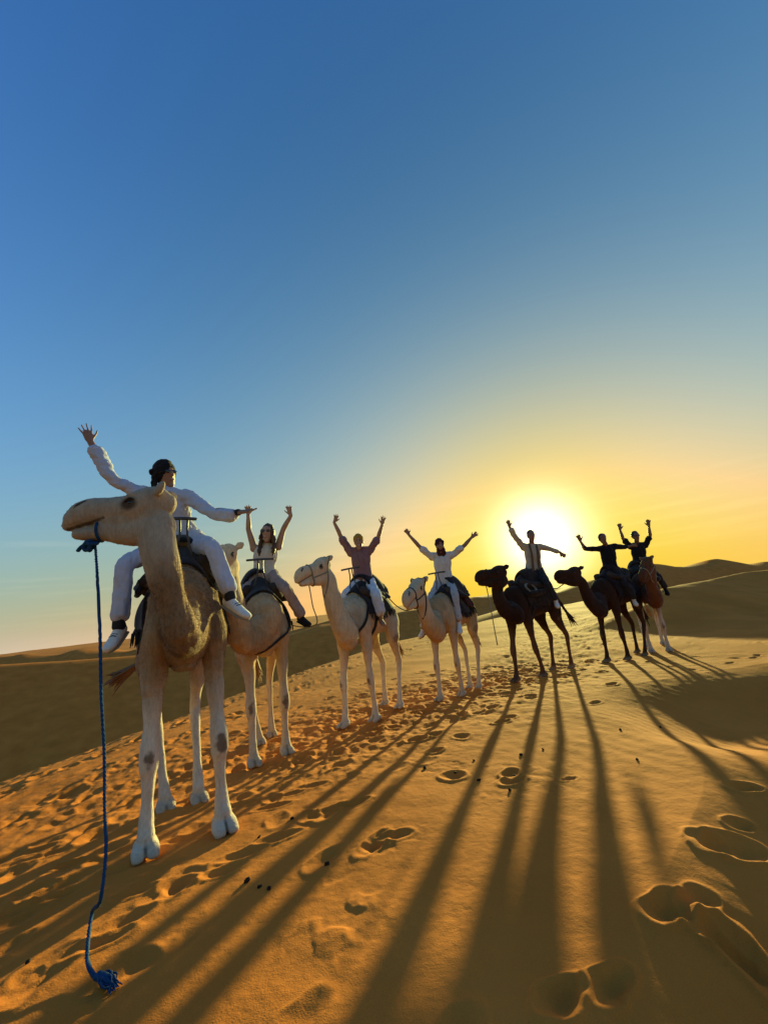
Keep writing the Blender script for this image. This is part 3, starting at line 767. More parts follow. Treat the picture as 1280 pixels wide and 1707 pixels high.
def sheet(name, grid, thick, mat, parent, crease=0.0):
    """a cloth: grid of points, given thickness on its outer side"""
    nu, nv = len(grid), len(grid[0])
    verts = [p for row in grid for p in row]
    faces = [(i * nv + j, i * nv + j + 1, (i + 1) * nv + j + 1, (i + 1) * nv + j) for i in range(nu - 1) for j in range(nv - 1)]
    me = bpy.data.meshes.new(name); me.from_pydata([tuple(v) for v in verts], [], faces)
    o = link(bpy.data.objects.new(name, me))
    m = o.modifiers.new('s', 'SOLIDIFY'); m.thickness = thick; m.offset = 0.0
    m2 = o.modifiers.new('u', 'SUBSURF'); m2.levels = 1
    out = bpy.data.meshes.new_from_object(o.evaluated_get(bpy.context.evaluated_depsgraph_get()))
    bpy.data.objects.remove(o); bpy.data.meshes.remove(me)
    out.polygons.foreach_set('use_smooth', [True] * len(out.polygons))
    return part(name, out, mat, parent)

def band_loop(c, name, centre, e1, e2, width, thick, off, mat, parent, n=56, a0=0.0, a1=2 * math.pi):
    """a strap lying on the camel's skin in the plane (e1, e2)"""
    S = c['S']; e1, e2 = Vector(e1).normalized(), Vector(e2).normalized(); nn = e1.cross(e2).normalized()
    cen = Vector(centre) * S
    pts = [skin_out(c, cen, e1 * math.cos(a0 + (a1 - a0) * i / n) + e2 * math.sin(a0 + (a1 - a0) * i / n), off) for i in range(n + 1)]
    for _ in range(4):
        pts = [pts[0]] + [(pts[i - 1] + pts[i] * 2 + pts[i + 1]) / 4 for i in range(1, n)] + [pts[-1]]
    verts, faces = [], []
    for p in pts:
        o = (p - cen); o = (o - nn * o.dot(nn)).normalized()
        for (a, b) in ((-1, 0), (1, 0), (1, 1), (-1, 1)):
            verts.append(p + nn * (a * width / 2) + o * (b * thick))
    for i in range(n):
        for q in range(4):
            r = (q + 1) % 4
            faces.append((i * 4 + q, i * 4 + r, i * 4 + 4 + r, i * 4 + 4 + q))
    faces += [(0, 3, 2, 1), (n * 4, n * 4 + 1, n * 4 + 2, n * 4 + 3)]
    o = mesh_obj(name, verts, faces, mat, parent, smooth=False)
    return o

def woven(name, c):
    m = node_mat(name, c, rough=0.95, noise=[(22, 0.3)], bump=[(80, 0.6, 0.005)])
    n, l = m.node_tree.nodes, m.node_tree.links; b = n['Principled BSDF']
    src = b.inputs['Base Color'].links[0].from_socket
    tc_ = n.new('ShaderNodeTexCoord'); wv = n.new('ShaderNodeTexWave'); wv.wave_type = 'BANDS'; wv.bands_direction = 'Z'; wv.inputs['Scale'].default_value = 5.5; wv.inputs['Distortion'].default_value = 0.6
    l.new(tc_.outputs['Object'], wv.inputs['Vector'])
    mr = n.new('ShaderNodeMapRange'); mr.inputs[1].default_value = 0.55; mr.inputs[2].default_value = 0.65; l.new(wv.outputs['Fac'], mr.inputs[0])
    mx = n.new('ShaderNodeMix'); mx.data_type = 'RGBA'; l.new(mr.outputs[0], mx.inputs[0]); l.new(src, mx.inputs[6]); mx.inputs[7].default_value = (0.045, 0.025, 0.03, 1)
    l.new(mx.outputs[2], b.inputs['Base Color'])
    return m

def tack(c, label, blanket=(0.022, 0.022, 0.026), trim=None, drop=105, handle=True, x0=-0.52, x1=0.34, girth=True, breast=True, seed=0, seat=0.115, bar=0.16, coil=None):
    """saddle: blanket draped over the back, padded ring about the hump, cross handle, straps"""
    S = c['S']; V = Vector
    root = empty('saddle', c['base'], c['h'])
    tag(root, label, 'saddle', 'saddles on the camels')
    mb = node_mat('blanket_cloth', blanket, rough=0.95, spec=0.08, noise=[(16, 0.45)], bump=[(70, 0.7, 0.006)], sheen=0.2)
    def drape(xa, xb, dl, dr, off, nu=16, nv=26, wav=0.02):
        g = []
        for i in range(nu + 1):
            row = []; t = i / nu; x = xa + (xb - xa) * t
            for j in range(nv + 1):
                s_ = j / nv * 2 - 1
                th = rad((dl if s_ > 0 else dr) * s_) * (1 + 0.05 * math.sin(7 * t + seed) + 0.03 * math.sin(17 * t + seed * 3))
                d = V((0, math.sin(th), math.cos(th)))
                p = skin_out(c, V((x, 0, 1.42)) * S, d, off)
                w = wav * math.sin(9 * t + 5 * s_ + seed) * abs(s_) + 0.012 * math.sin(23 * t + seed) * s_ * s_
                row.append(p + d * (w + 0.02 * max(0, abs(s_) - 0.6)) + V((0.02 * math.sin(6 * s_ + seed) * S, 0, 0)))
            g.append(row)
        for _ in range(2):
            g = [[(g[i][j] * 2 + g[max(i - 1, 0)][j] + g[min(i + 1, nu)][j] + g[i][max(j - 1, 0)] + g[i][min(j + 1, nv)]) / 6 for j in range(nv + 1)] for i in range(nu + 1)]
        return g
    sheet('blanket', drape(x0, x1, drop, drop, 0.030), 0.022, mb, root)
    if trim:
        mt = woven('woven_cloth', trim)
        sheet('striped_cloth', drape(x0 + 0.06, x0 + 0.40, drop * 0.86, drop * 0.86, 0.062, nu=10), 0.016, mt, root)
    # padded ring about the hump
    ring = Soup(); pts = []
    for i in range(29):
        a = math.pi * 2 * i / 28 * 0.86 + math.pi * 0.14
        x = -0.10 + 0.36 * math.cos(a); y = 0.23 * math.sin(a)
        d = V((0, y, 0.33 - 0.05 * abs(math.cos(a))))
        p = skin_out(c, V((x, 0, 1.42)) * S, d, 0.075)
        pts.append((p, (0.068 + 0.008 * math.sin(i * 1.7 + seed)) * S, (0.072 + 0.008 * math.sin(i * 2.3 + seed)) * S))
    ring.loft(pts, V((0, 0, 1)), sub=2, n=12)
    me = ring.plain(); co = get_co(me); co += get_no(me) * (fbm(co[:, 0] * 14, co[:, 1] * 14 + co[:, 2] * 9, 2, 131 + seed) * 0.018)[:, None]; set_co(me, co)
    part('saddle_pad', me, M_PAD, root)
    # folded blanket to sit on
    sheet('seat_cloth', drape(-0.36, 0.12, 52, 52, seat, nu=10, nv=18), 0.045, mb, root)
    # fringe of the blanket
    fr = Soup()
    for i in range(26):
        for sgn in (1, -1):
            x = x0 + (x1 - x0) * (i + 0.5) / 26; th = rad(drop * sgn) * (1 + 0.05 * math.sin(7 * (i + .5) / 26 + seed))
            d = V((0, math.sin(th), math.cos(th))); p = skin_out(c, V((x, 0, 1.42)) * S, d, 0.045)
            q = p + V((rng.normal(0, 0.012), 0.012 * sgn, -0.06 - 0.03 * rng.random()))
            fr.loft([(p + V((0, 0, 0.03)), 0.008, 0.008), (p.lerp(q, 0.6), 0.007, 0.007), (q, 0.003, 0.003)], V((1, 0, 0)), sub=2, n=5)
    tag(part('fringe', fr.plain(), mb, root), kind='stuff')
    if coil:
        for sg in coil:
            pts = []
            for i in range(31):
                a = 2 * math.pi * i / 10
                th = rad(sg * (44 + 16 * math.cos(a) + 2 * i / 10)); x = 0.20 + 0.10 * math.sin(a) + 0.01 * math.cos(3 * a)
                pts.append(skin_out(c, V((x, 0, 1.42)) * S, V((0, math.sin(th), math.cos(th))), 0.085 + 0.012 * (i // 10)))
            part('rope_coil', tube_mesh(pts, 0.010, 6, 2), M_ROPE, root)
            rl = Soup(); th = rad(sg * 62)
            q0 = skin_out(c, V((0.30, 0, 1.42)) * S, V((0, math.sin(th), math.cos(th))), 0.09); q1 = skin_out(c, V((-0.10, 0, 1.42)) * S, V((0, math.sin(th), math.cos(th))), 0.10)
            rl.loft([(q0, 0.045, 0.05), (q0.lerp(q1, 0.3), 0.058, 0.062), (q0.lerp(q1, 0.7), 0.055, 0.06), (q1, 0.045, 0.05)], V((0, 0, 1)), n=12)
            me = rl.plain(); co = get_co(me); co += get_no(me) * (fbm(co[:, 0] * 22, co[:, 2] * 22 + co[:, 1] * 9, 2, 137) * 0.02)[:, None]; set_co(me, co)
            part('rolled_cloth', me, mb if sg > 0 and seed != 1 else M_ROLL, root)
    if handle:
        b0 = skin_out(c, V((0.22, 0, 1.42)) * S, V((0.05, 0, 1)), 0.05)
        tp = b0 + V((0.06, 0, 0.27)) * S
        for y in (-0.03, 0.03):
            part('handle_post', tube_mesh([b0 + V((0, y * 2.6, -0.05)), b0.lerp(tp, 0.5) + V((0.01, y, 0)), tp + V((0, y, 0))], 0.009, 8, 3), M_METAL, root)
        part('handle_bar', tube_mesh([tp + V((0, -bar, 0.0)), tp + V((0, 0, 0.004)), tp + V((0, bar, 0.0))], 0.014, 8, 3), M_METAL, root)
    if girth:
        band_loop(c, 'girth_strap', (0.16, 0, 1.42), (0, 1, 0), (-0.12, 0, 1), 0.055, 0.012, 0.012, M_STRAP, root)
    if breast == 'steep':
        band_loop(c, 'breast_strap', (0.30, 0, 1.40), (0, 1, 0), (-0.22, 0, 1.0), 0.055, 0.012, 0.014, M_STRAP, root, a0=rad(-32), a1=rad(212))
    elif breast:
        band_loop(c, 'breast_strap', (0.43, 0, 1.43), (0, 1, 0), (-0.50, 0, 0.62), 0.040, 0.012, 0.012, M_STRAP, root)
    return root

SADDLES = [
    tack(c1, 'black saddle and blankets under the front rider in white', drop=100, seed=1, breast='steep', bar=0.09, coil=(1,)),
    tack(c2, 'black saddle blanket with a pink striped cloth and a cross handle in front', trim=(0.30, 0.13, 0.12), drop=92, x1=0.42, seed=2),
    tack(c3, 'black saddle blanket on the white camel, under the rider in pink', drop=80, seed=3),
    tack(c4, 'dark saddle with a red patterned cloth on the tan camel with the bridle', trim=(0.10, 0.018, 0.016), drop=92, seed=4, breast=False),
    tack(c5, 'dark saddle blanket on the brown camel before the sun', blanket=(0.03, 0.02, 0.016), drop=105, seed=5, coil=(1,), handle=False, breast=False, seat=0.07),
    tack(c6, 'dark saddle blanket under the rider in black with white shoes', blanket=(0.02, 0.012, 0.012), drop=100, seed=6, handle=False, breast=False, seat=0.07),
    tack(c7, 'dark saddle on the last camel with white legs', blanket=(0.025, 0.02, 0.018), drop=95, seed=7, coil=(1, -1), handle=False, breast=False, seat=0.07),
]

def halter(c, label, mat=M_ROPE):
    """rope halter about the muzzle and behind the ears"""
    root = empty('halter', c['base'], c['h']); tag(root, label, 'halter', 'rope halters')
    Hd, k = c['Hd'], c['k']
    def loop(t0, u0, du, dt, name):
        cen = Hd(t0, u0); pts = []
        for i in range(25):
            a = 2 * math.pi * i / 24
            d = c['sd'] * math.sin(a) + (c['up'] * du + c['ax'] * dt) * math.cos(a)
            pts.append(skin_out(c, cen, d, 0.004))
        part(name, tube_mesh(pts, 0.010 * max(1, c['k']), 6, 2), mat, root)
    loop(0.60, -0.07, 1.0, 0.0, 'nose_band')
    loop(0.10, -0.05, 0.9, -0.35, 'neck_band')
    for w in (-1, 1):
        pts = [skin_out(c, Hd(t, -0.06), c['sd'] * w, 0.004) for t in (0.12, 0.25, 0.40, 0.52, 0.60)]
        part('cheek_rope', tube_mesh(pts, 0.009 * max(1, c['k']), 6, 2), mat, root)
    return root

halter(c3, 'thin rope halter on the head of the white camel', M_ROPE)
halter(c4, 'dark rope bridle on the low head of the tan camel', M_STRAP)
halter(c5, 'dark halter on the brown camel before the sun', M_STRAP)
halter(c7, 'pale rope halter on the face of the last camel', M_ROPE)

# ------------------------------------------------------------------ riders
def person(label, Y, px, looks, voxel=0.009, group='riders with raised arms'):
    """px: joints in the picture, each (x, y[, distance]); sides l and r are the picture's left and right"""
    V = Vector
    J = {}
    for k_, v in px.items():
        J[k_] = at(v[0], v[1], v[2] if len(v) > 2 else Y)
    org = J['hip'].copy()
    root = empty('person', org); tag(root, label, 'person', group)
    size = looks.get('size', 0.9); root.scale = (size,) * 3
    for k_ in J: J[k_] = (J[k_] - org) / size
    cam_l = (V((0, 0, CAM_Z)) - org) / size
    lat = (J['sr'] - J['sl']).normalized()
    neck = (J['sl'] + J['sr']) / 2 + V((0, 0, 0.02))
    up = (neck - J['hip']).normalized()
    fwd = lat.cross(up).normalized()
    if fwd.dot(cam_l) < 0: fwd = -fwd
    llat = (lat - V((0, 0, 1)) * lat.z).normalized()
    bones = dict(torso=(neck - J['hip']).length, sh=(J['sr'] - J['sl']).length, ual=(J['el'] - J['sl']).length, fal=(J['wl'] - J['el']).length, uar=(J['er'] - J['sr']).length, far=(J['wr'] - J['er']).length,
                 hl=(J['tl'] - J['wl']).length, hr=(J['tr'] - J['wr']).length, thl=(J['kl'] - J['hip']).length, shl=(J['al'] - J['kl']).length, thr=(J['kr'] - J['hip']).length, shr=(J['ar'] - J['kr']).length, head=(J['head'] - neck).length)
    def torso(s, g, low=0.0, yoke=True):
        st = [(J['hip'] - up * (0.06 + low), 0.165 + g, 0.125 + g), (J['hip'] + up * 0.06, 0.160 + g, 0.122 + g), (J['hip'].lerp(neck, 0.38), 0.140 + g, 0.108 + g), (J['hip'].lerp(neck, 0.66), 0.160 + g, 0.120 + g), (J['hip'].lerp(neck, 0.86), 0.158 + g, 0.105 + g), (J['hip'].lerp(neck, 0.97), 0.115 + g, 0.075 + g)]
        s.loft(st, lat, n=20)
        if yoke: s.loft([(J['sl'], 0.058 + g, 0.058 + g), (neck - up * 0.02, 0.062 + g, 0.062 + g), (J['sr'], 0.058 + g, 0.058 + g)], up, n=14)
    # ---- body
    s = Soup()
    torso(s, -0.012)
    hd = J['head']; hu = V(looks.get('head_up', tuple(up.lerp(V((0, 0, 1)), 0.5)))).normalized()
    hf = V(looks.get('face', tuple(fwd))); hf = (hf - hu * hf.dot(hu)).normalized(); hs = hu.cross(hf)
    s.loft([(neck - up * 0.04, 0.062, 0.062), (neck.lerp(hd, 0.45) - hf * 0.01, 0.054, 0.056), (hd - hu * 0.05, 0.055, 0.06)], hs, n=14)
    s.loft([(hd + hu * z + hf * o, a, b) for (z, a, b, o) in [(-0.118, 0.034, 0.034, 0.045), (-0.095, 0.048, 0.056, 0.032), (-0.055, 0.062, 0.082, 0.014), (-0.01, 0.071, 0.094, 0.004), (0.04, 0.075, 0.098, -0.004), (0.080, 0.064, 0.083, -0.010), (0.098, 0.040, 0.052, -0.012)]], hs, n=20)
    s.loft([(hd + hu * 0.018 + hf * 0.088, 0.010, 0.012), (hd - hu * 0.012 + hf * 0.104, 0.013, 0.014), (hd - hu * 0.032 + hf * 0.106, 0.016, 0.013)], hs, sub=3, n=10)
    s.ball(hd - hu * 0.066 + hf * 0.092, 0.026, 0.012, 0.010, (hs, hf, hu), 10)
    for w in (-1, 1):
        s.ball(hd - hu * 0.005 + hs * (0.074 * w) - hf * 0.012, 0.012, 0.022, 0.032, (hs, hf, hu), 10)
    hands = []
    for a in 'lr':
        sh, e, w, t = J['s' + a], J['e' + a], J['w' + a], J['t' + a]
        d = (t - w).normalized(); HLn = min(max((t - w).length, 0.165), 0.20)
        pn = looks.get('palm_' + a); pn = V(pn) if pn else (cam_l - w).normalized()
        pn = (pn - d * pn.dot(d)).normalized(); side = d.cross(pn).normalized()
        thumb = 1 if side.dot(hd - w) > 0 else -1
        if looks.get('thumb_' + a): thumb = looks['thumb_' + a]
        s.loft([(sh - up * 0.01, 0.055, 0.060), (sh.lerp(e, 0.35), 0.047, 0.050), (e, 0.038, 0.040), (e.lerp(w, 0.3), 0.040, 0.040), (w - d * 0.02, 0.025, 0.029), (w + d * 0.01, 0.028, 0.026)], pn, n=14)
        sc = HLn / 0.185
        s.loft([(w, 0.030 * sc, 0.020 * sc), (w + d * 0.035 * sc, 0.038 * sc, 0.018 * sc), (w + d * 0.085 * sc, 0.040 * sc, 0.014 * sc)], side, sub=3, n=12)
        fr_ = max(0.0086, voxel * 1.05)
        for i, (sp, ln, ang) in enumerate(((-0.031, 0.070, -15), (-0.011, 0.088, -4), (0.010, 0.083, 7), (0.030, 0.064, 19))):
            sp, ang = -sp * thumb, -ang * thumb * looks.get('spread', 1.0)
            f0 = w + d * 0.080 * sc + side * (sp * sc)
            fd = (d * math.cos(rad(ang)) + side * math.sin(rad(ang))).normalized()
            c_ = 0.10 + 0.06 * i
            f1 = f0 + fd * (ln * 0.45 * sc); f2 = f1 + (fd + pn * c_).normalized() * (ln * 0.32 * sc); f3 = f2 + (fd + pn * c_ * 2.2).normalized() * (ln * 0.25 * sc)
            s.loft([(f0, fr_ * 1.06, fr_ * 1.06), (f1, fr_, fr_), (f2, fr_ * 0.93, fr_ * 0.93), (f3, fr_ * 0.8, fr_ * 0.8)], side, sub=2, n=8)
        t0 = w + d * 0.025 * sc + side * (0.030 * thumb * sc)
        td = (d * math.cos(rad(42)) + side * thumb * math.sin(rad(42))).normalized()
        t1 = t0 + td * 0.045 * sc; t2 = t1 + (td + d * 0.45).normalized() * 0.036 * sc
        s.loft([(t0 - td * 0.015, fr_ * 1.4, fr_ * 1.3), (t1, fr_ * 1.15, fr_ * 1.1), (t2, fr_ * 0.95, fr_ * 0.9)], pn, sub=3, n=8)
        hands.append((w, d))
    legs = {}
    for a, sg in (('l', -1), ('r', 1)):
        h0 = J['hip'] + llat * (0.095 * sg); kn, an, to = J['k' + a], J['a' + a], J['f' + a]
        legs[a] = (h0, kn, an, to)
        s.loft([(h0, 0.088, 0.088), (h0.lerp(kn, 0.5), 0.074, 0.078), (kn, 0.052, 0.056), (kn.lerp(an, 0.35), 0.050, 0.054), (an, 0.034, 0.036)], llat, n=14)
        fd = (to - an); heel = an - V((fd.x, fd.y, 0)).normalized() * 0.045 - V((0, 0, 0.035))
        fs_ = 0.62 if looks.get('shoe') else 1.0; tq = heel.lerp(to, 0.82) if looks.get('shoe') else to
        s.loft([(an, 0.034, 0.036), (an.lerp(heel, 0.6), 0.034 * fs_, 0.036 * fs_), (heel.lerp(tq, 0.45), 0.040 * fs_, 0.034 * fs_), (heel.lerp(tq, 0.85), 0.044 * fs_, 0.024 * fs_), (tq, 0.034 * fs_, 0.018 * fs_)], llat, n=12)
        legs[a] += (heel,)
    me = s.fuse(voxel, 2, 0.4)
    co = get_co(me)
    sk = np.array(looks.get('skin', (0.36, 0.19, 0.115)))
    col = np.tile(sk, (len(co), 1))
    q = co - np.array(hd); qf, qu, qs = q @ np.array(hf), q @ np.array(hu), q @ np.array(hs)
    def blot(cf, cu, cs, rf, ru, rs, c, amt):
        d = ((qf - cf) / rf) ** 2 + ((qu - cu) / ru) ** 2 + ((np.abs(qs) - cs) / rs) ** 2
        w = (sstep(1.2, 0.6, d) * amt)[:, None]; col[:] = col + (np.array(c) - col) * w
    blot(0.10, -0.064, 0.0, 0.05, 0.010, 0.026, (0.32, 0.09, 0.07), 0.85)          # lips
    blot(0.085, 0.020, 0.030, 0.03, 0.009, 0.015, (0.05, 0.03, 0.02), 0.9)         # eyes
    blot(0.09, 0.038, 0.031, 0.04, 0.006, 0.020, (0.06, 0.035, 0.02), 0.8)         # brows
    if looks.get('smile'): blot(0.105, -0.064, 0.0, 0.05, 0.005, 0.018, (0.75, 0.70, 0.62), 0.95)
    if looks.get('beard'):
        w = (sstep(-0.035, -0.06, qu) * (qf > 0.0) * (np.linalg.norm(q, axis=1) < 0.17) * 0.75)[:, None]; col = col + (np.array((0.05, 0.03, 0.02)) - col) * w
    set_col(me, col)
    part('body', me, M_SKIN, root)
    # ---- shirt
    sh = Soup(); torso(sh, 0.016, looks.get('shirt_low', 0.02), looks.get('sleeve', 0.5) > 0)
    for a in 'lr':
        S0, E, W_ = J['s' + a], J['e' + a], J['w' + a]
        sl = looks.get('sleeve', 0.5); bell = looks.get('bell', 0.0)
        if sl <= 0: continue
        st = [(S0 - (E - S0) * 0.15, 0.072, 0.074), (S0.lerp(E, 0.3), 0.062, 0.066)]
        if sl <= 1:
            st.append((S0.lerp(E, max(sl, 0.35)), 0.070, 0.074))
        else:
            st += [(E, 0.052, 0.058), (E.lerp(W_, (sl - 1) * 0.6), 0.050 + bell * 0.5, 0.056 + bell * 0.6), (E.lerp(W_, sl - 1), 0.048 + bell, 0.054 + bell * 1.4)]
        droop = V((0, 0, -0.025 - bell * 0.5)) if looks.get('droop_' + a) else V()
        st = [(p + droop * (i / (len(st) - 1)), x, y) for i, (p, x, y) in enumerate(st)]
        sh.loft(st, up, n=16)
    ms = sh.fuse(max(voxel * 1.25, 0.011), 3, 0.5)
    co = get_co(ms); no = get_no(ms)
    # folds: down the body, along the sleeves
    arm = sstep(0.16, 0.24, np.abs((co - np.array(neck)) @ np.array(lat)))
    fold_b = fbm(co @ np.array(lat) * 19 + co[:, 2] * 3, co @ np.array(fwd) * 14 + co[:, 2] * 4, 3, 141)
    fold_a = fbm(co[:, 2] * 26 + co @ np.array(lat) * 5, co @ np.array(fwd) * 20 - co @ np.array(lat) * 6, 3, 151)
    wr = (fold_b * (1 - arm) * 0.022 + fold_a * arm * 0.017) + np.abs(fbm(co[:, 0] * 11 + 4, co[:, 2] * 15 + co[:, 0] * 9, 2, 155)) * 0.008
    co += no * wr[:, None]; set_co(ms, co)
    part('shirt', ms, looks['shirt'], root)
    # ---- trousers
    if looks.get('trousers'):
        tr = Soup(); wd = looks.get('leg_w', 1.0); cut = looks.get('leg_len', 0.9)
        tr.loft([(J['hip'] - up * 0.09, 0.168, 0.135), (J['hip'], 0.185, 0.145), (J['hip'] + up * 0.09, 0.165, 0.128)], lat, n=18)
        for a in 'lr':
            h0, kn, an, to, heel = legs[a]
            tr.loft([(h0 + up * 0.03, 0.108, 0.108), (h0.lerp(kn, 0.5), 0.086, 0.090), (kn, 0.064 * wd, 0.068 * wd), (kn.lerp(an, cut * 0.5), 0.062 * wd, 0.066 * wd), (kn.lerp(an, cut), 0.064 * wd, 0.068 * wd)], llat, n=16)
        mt = tr.fuse(max(voxel * 1.25, 0.011), 3, 0.5)
        co = get_co(mt); no = get_no(mt)
        wr = fbm(co[:, 0] * 24 + co[:, 2] * 3.5, co[:, 1] * 24 - co[:, 2] * 4.5, 3, 161) * 0.018 + np.abs(fbm(co[:, 0] * 9 + co[:, 2] * 13, co[:, 2] * 19 + co[:, 1] * 8, 2, 171)) * 0.008
        co += no * wr[:, None]; set_co(mt, co)
        part('trousers', mt, looks['trousers'], root)
    # ---- shoes
    if looks.get('shoe'):
        for a in 'lr':
            h0, kn, an, to, heel = legs[a]
            fo = (to - heel).normalized(); dn = (V((0, 0, -1)) - fo * V((0, 0, -1)).dot(fo)).normalized()
            sl_ = fo.cross(dn)
            p = Soup()
            p.loft([(heel - fo * 0.012, 0.036, 0.045), (heel + fo * 0.05 + dn * 0.002, 0.041, 0.052), (heel.lerp(to, 0.5) + dn * 0.010, 0.046, 0.043), (heel.lerp(to, 0.8) + dn * 0.014, 0.050, 0.032), (to + dn * 0.014, 0.040, 0.026)], sl_, n=14)
            p.loft([(heel - dn * 0.005, 0.040, 0.045), (heel.lerp(an, 0.75), 0.044, 0.048)], sl_, n=12)
            shoe = part('shoe', p.fuse(0.008, 2, 0.4), looks['shoe'], root)
            so = Soup()
            so.loft([(heel - fo * 0.015 + dn * 0.048, 0.038, 0.013), (heel + fo * 0.06 + dn * 0.05, 0.043, 0.013), (heel.lerp(to, 0.75) + dn * 0.048, 0.053, 0.013), (to + dn * 0.040 + fo * 0.008, 0.026, 0.010)], sl_, n=12)
            part('sole', so.plain(), looks.get('sole', M_SOLE), shoe)
            if looks.get('sock'):
                for q_ in (0.34, 0.44, 0.54):
                    la = heel.lerp(to, q_) - dn * (0.040 - 0.02 * q_)
                    part('lace', tube_mesh([la - sl_ * 0.026 + dn * 0.006, la - dn * 0.004, la + sl_ * 0.026 + dn * 0.006], 0.0045, 6, 3), M_STRAP, shoe)
                sk_ = Soup(); sk_.loft([(heel.lerp(an, 0.7), 0.049, 0.053), (an.lerp(kn, 0.06), 0.043, 0.046)], sl_, n=14)
                part('sock', sk_.plain(), M_STRAP, root)
    # ---- head wear
    kind = looks.get('head')
    def shell(k1, zmin, mat, name, extra=None, noise=0.010, vox=0.009):
        p = Soup()
        p.ball(hd + hu * (0.030 + zmin) - hf * 0.022, 0.086 * k1, 0.102 * k1, 0.112 * k1, (hs, hf, hu), 18)
        if extra: extra(p)
        m = p.fuse(vox, 2, 0.4); co = get_co(m)
        co += get_no(m) * (fbm(co[:, 0] * 24 + co[:, 1] * 9, co[:, 2] * 34, 3, 181) * noise * 2)[:, None]; set_co(m, co)
        return part(name, m, mat, root)
    if kind == 'turban':
        def wraps(p):
            for i in range(5):
                tilt = rad(14 * math.sin(i * 1.9)); z = 0.050 + 0.015 * i; r = 0.97 - 0.10 * max(0, i - 1)
                ring = []
                for q_ in range(21):
                    a = 2 * math.pi * q_ / 20
                    v = hf * (0.098 * r * math.cos(a)) + hs * (0.084 * r * math.sin(a))
                    ring.append((hd + hu * (z + 0.02 * math.sin(a + i) + math.tan(tilt) * 0.05 * math.cos(a)) + v - hf * 0.016, 0.015, 0.016))
                p.loft(ring, hu, sub=1, n=8)
            if looks.get('tail_side'):
                ts = hs * looks['tail_side']
                p.loft([(hd + ts * 0.075 - hf * 0.05 + hu * 0.03, 0.035, 0.02), (hd + ts * 0.092 - hf * 0.055 - hu * 0.06, 0.042, 0.02), (hd + ts * 0.10 - hf * 0.05 - hu * 0.14, 0.05, 0.018), (hd + ts * 0.10 - hf * 0.03 - hu * 0.20, 0.04, 0.014)], hf, n=12)
                p.ball(hd + ts * 0.085 - hf * 0.06 + hu * 0.05, 0.035, 0.03, 0.03)
            if looks.get('scarf'):
                p.loft([(neck + hu * 0.0 + hf * 0.015, 0.105, 0.10), (neck.lerp(hd, 0.5) + hf * 0.02, 0.090, 0.095), (hd - hu * 0.075 + hf * 0.012, 0.082, 0.102)], hs, n=16)
        shell(1.04 * looks.get('wrap', 1.0), 0.014, looks['head_mat'], 'turban', wraps, 0.006)
    elif kind == 'short':
        shell(0.99, 0.0, looks['head_mat'], 'hair', None, 0.006)
    elif kind == 'long':
        def locks(p):
            for w in (-1, 1):
                p.loft([(hd + hs * (0.055 * w) + hu * 0.07 - hf * 0.0, 0.03, 0.045), (hd + hs * (0.085 * w) - hu * 0.02 + hf * 0.005, 0.026, 0.05), (hd + hs * (0.095 * w) - hu * 0.13 + hf * 0.0, 0.032, 0.05), (hd + hs * (0.105 * w) - hu * 0.25 + hf * 0.035, 0.030, 0.04), (hd + hs * (0.10 * w) - hu * 0.34 + hf * 0.05, 0.014, 0.02)], hs, n=12)
            p.loft([(hd - hf * 0.06 + hu * 0.06, 0.07, 0.04), (hd - hf * 0.09 - hu * 0.06, 0.09, 0.04), (hd - hf * 0.09 - hu * 0.2, 0.10, 0.035), (hd - hf * 0.08 - hu * 0.3, 0.07, 0.025)], hs, n=12)
        shell(1.04, 0.002, looks['head_mat'], 'hair', locks, 0.008)
    if looks.get('glasses'):
        g = root
        for w in (-1, 1):
            p = Soup(); p.ball(hd + hu * 0.014 + hf * 0.090 + hs * (0.031 * w), 0.026, 0.009, 0.019, (hs, hf, hu), 12)
            p.loft([(hd + hu * 0.018 + hf * 0.092 + hs * (0.056 * w), 0.003, 0.004), (hd + hu * 0.015 + hf * 0.04 + hs * (0.080 * w), 0.003, 0.004), (hd + hu * 0.010 - hf * 0.01 + hs * (0.084 * w), 0.003, 0.004)], hu, sub=2, n=6)
            if w == 1: p.loft([(hd + hu * 0.020 + hf * 0.096 - hs * 0.02, 0.004, 0.004), (hd + hu * 0.020 + hf * 0.096 + hs * 0.02, 0.004, 0.004)], hu, n=6)
            part('sunglass_lens', p.plain(), M_GLASS, root)
    if looks.get('stole'):
        for w in (-1, 1):
            p = Soup()
            p.loft([(neck - fwd * 0.06 + lat * (0.05 * w) + up * 0.05, 0.020, 0.012), (neck + fwd * 0.06 + lat * (0.075 * w) + up * 0.02, 0.022, 0.012), (J['hip'].lerp(neck, 0.66) + fwd * 0.148 + lat * (0.070 * w), 0.024, 0.011), (J['hip'].lerp(neck, 0.30) + fwd * 0.140 + lat * (0.066 * w), 0.026, 0.010), (J['hip'].lerp(neck, 0.02) + fwd * 0.165 + lat * (0.07 * w), 0.027, 0.009)], lat, n=10)
            part('stole', p.plain(), looks['stole'], root)
    if looks.get('watch'):
        w, d = hands[1 if looks['watch'] == 'r' else 0]
        p = Soup(); a1 = d.cross(V((0, 0, 1))).normalized(); a2 = d.cross(a1)
        p.loft([(w - d * 0.016, 0.031, 0.031), (w + d * 0.002, 0.031, 0.031)], a1, n=16)
        part('watch', p.plain(), M_STRAP, root)
    return dict(root=root, org=org, J=J, hd=hd, up=up, lat=lat, fwd=fwd, neck=neck)

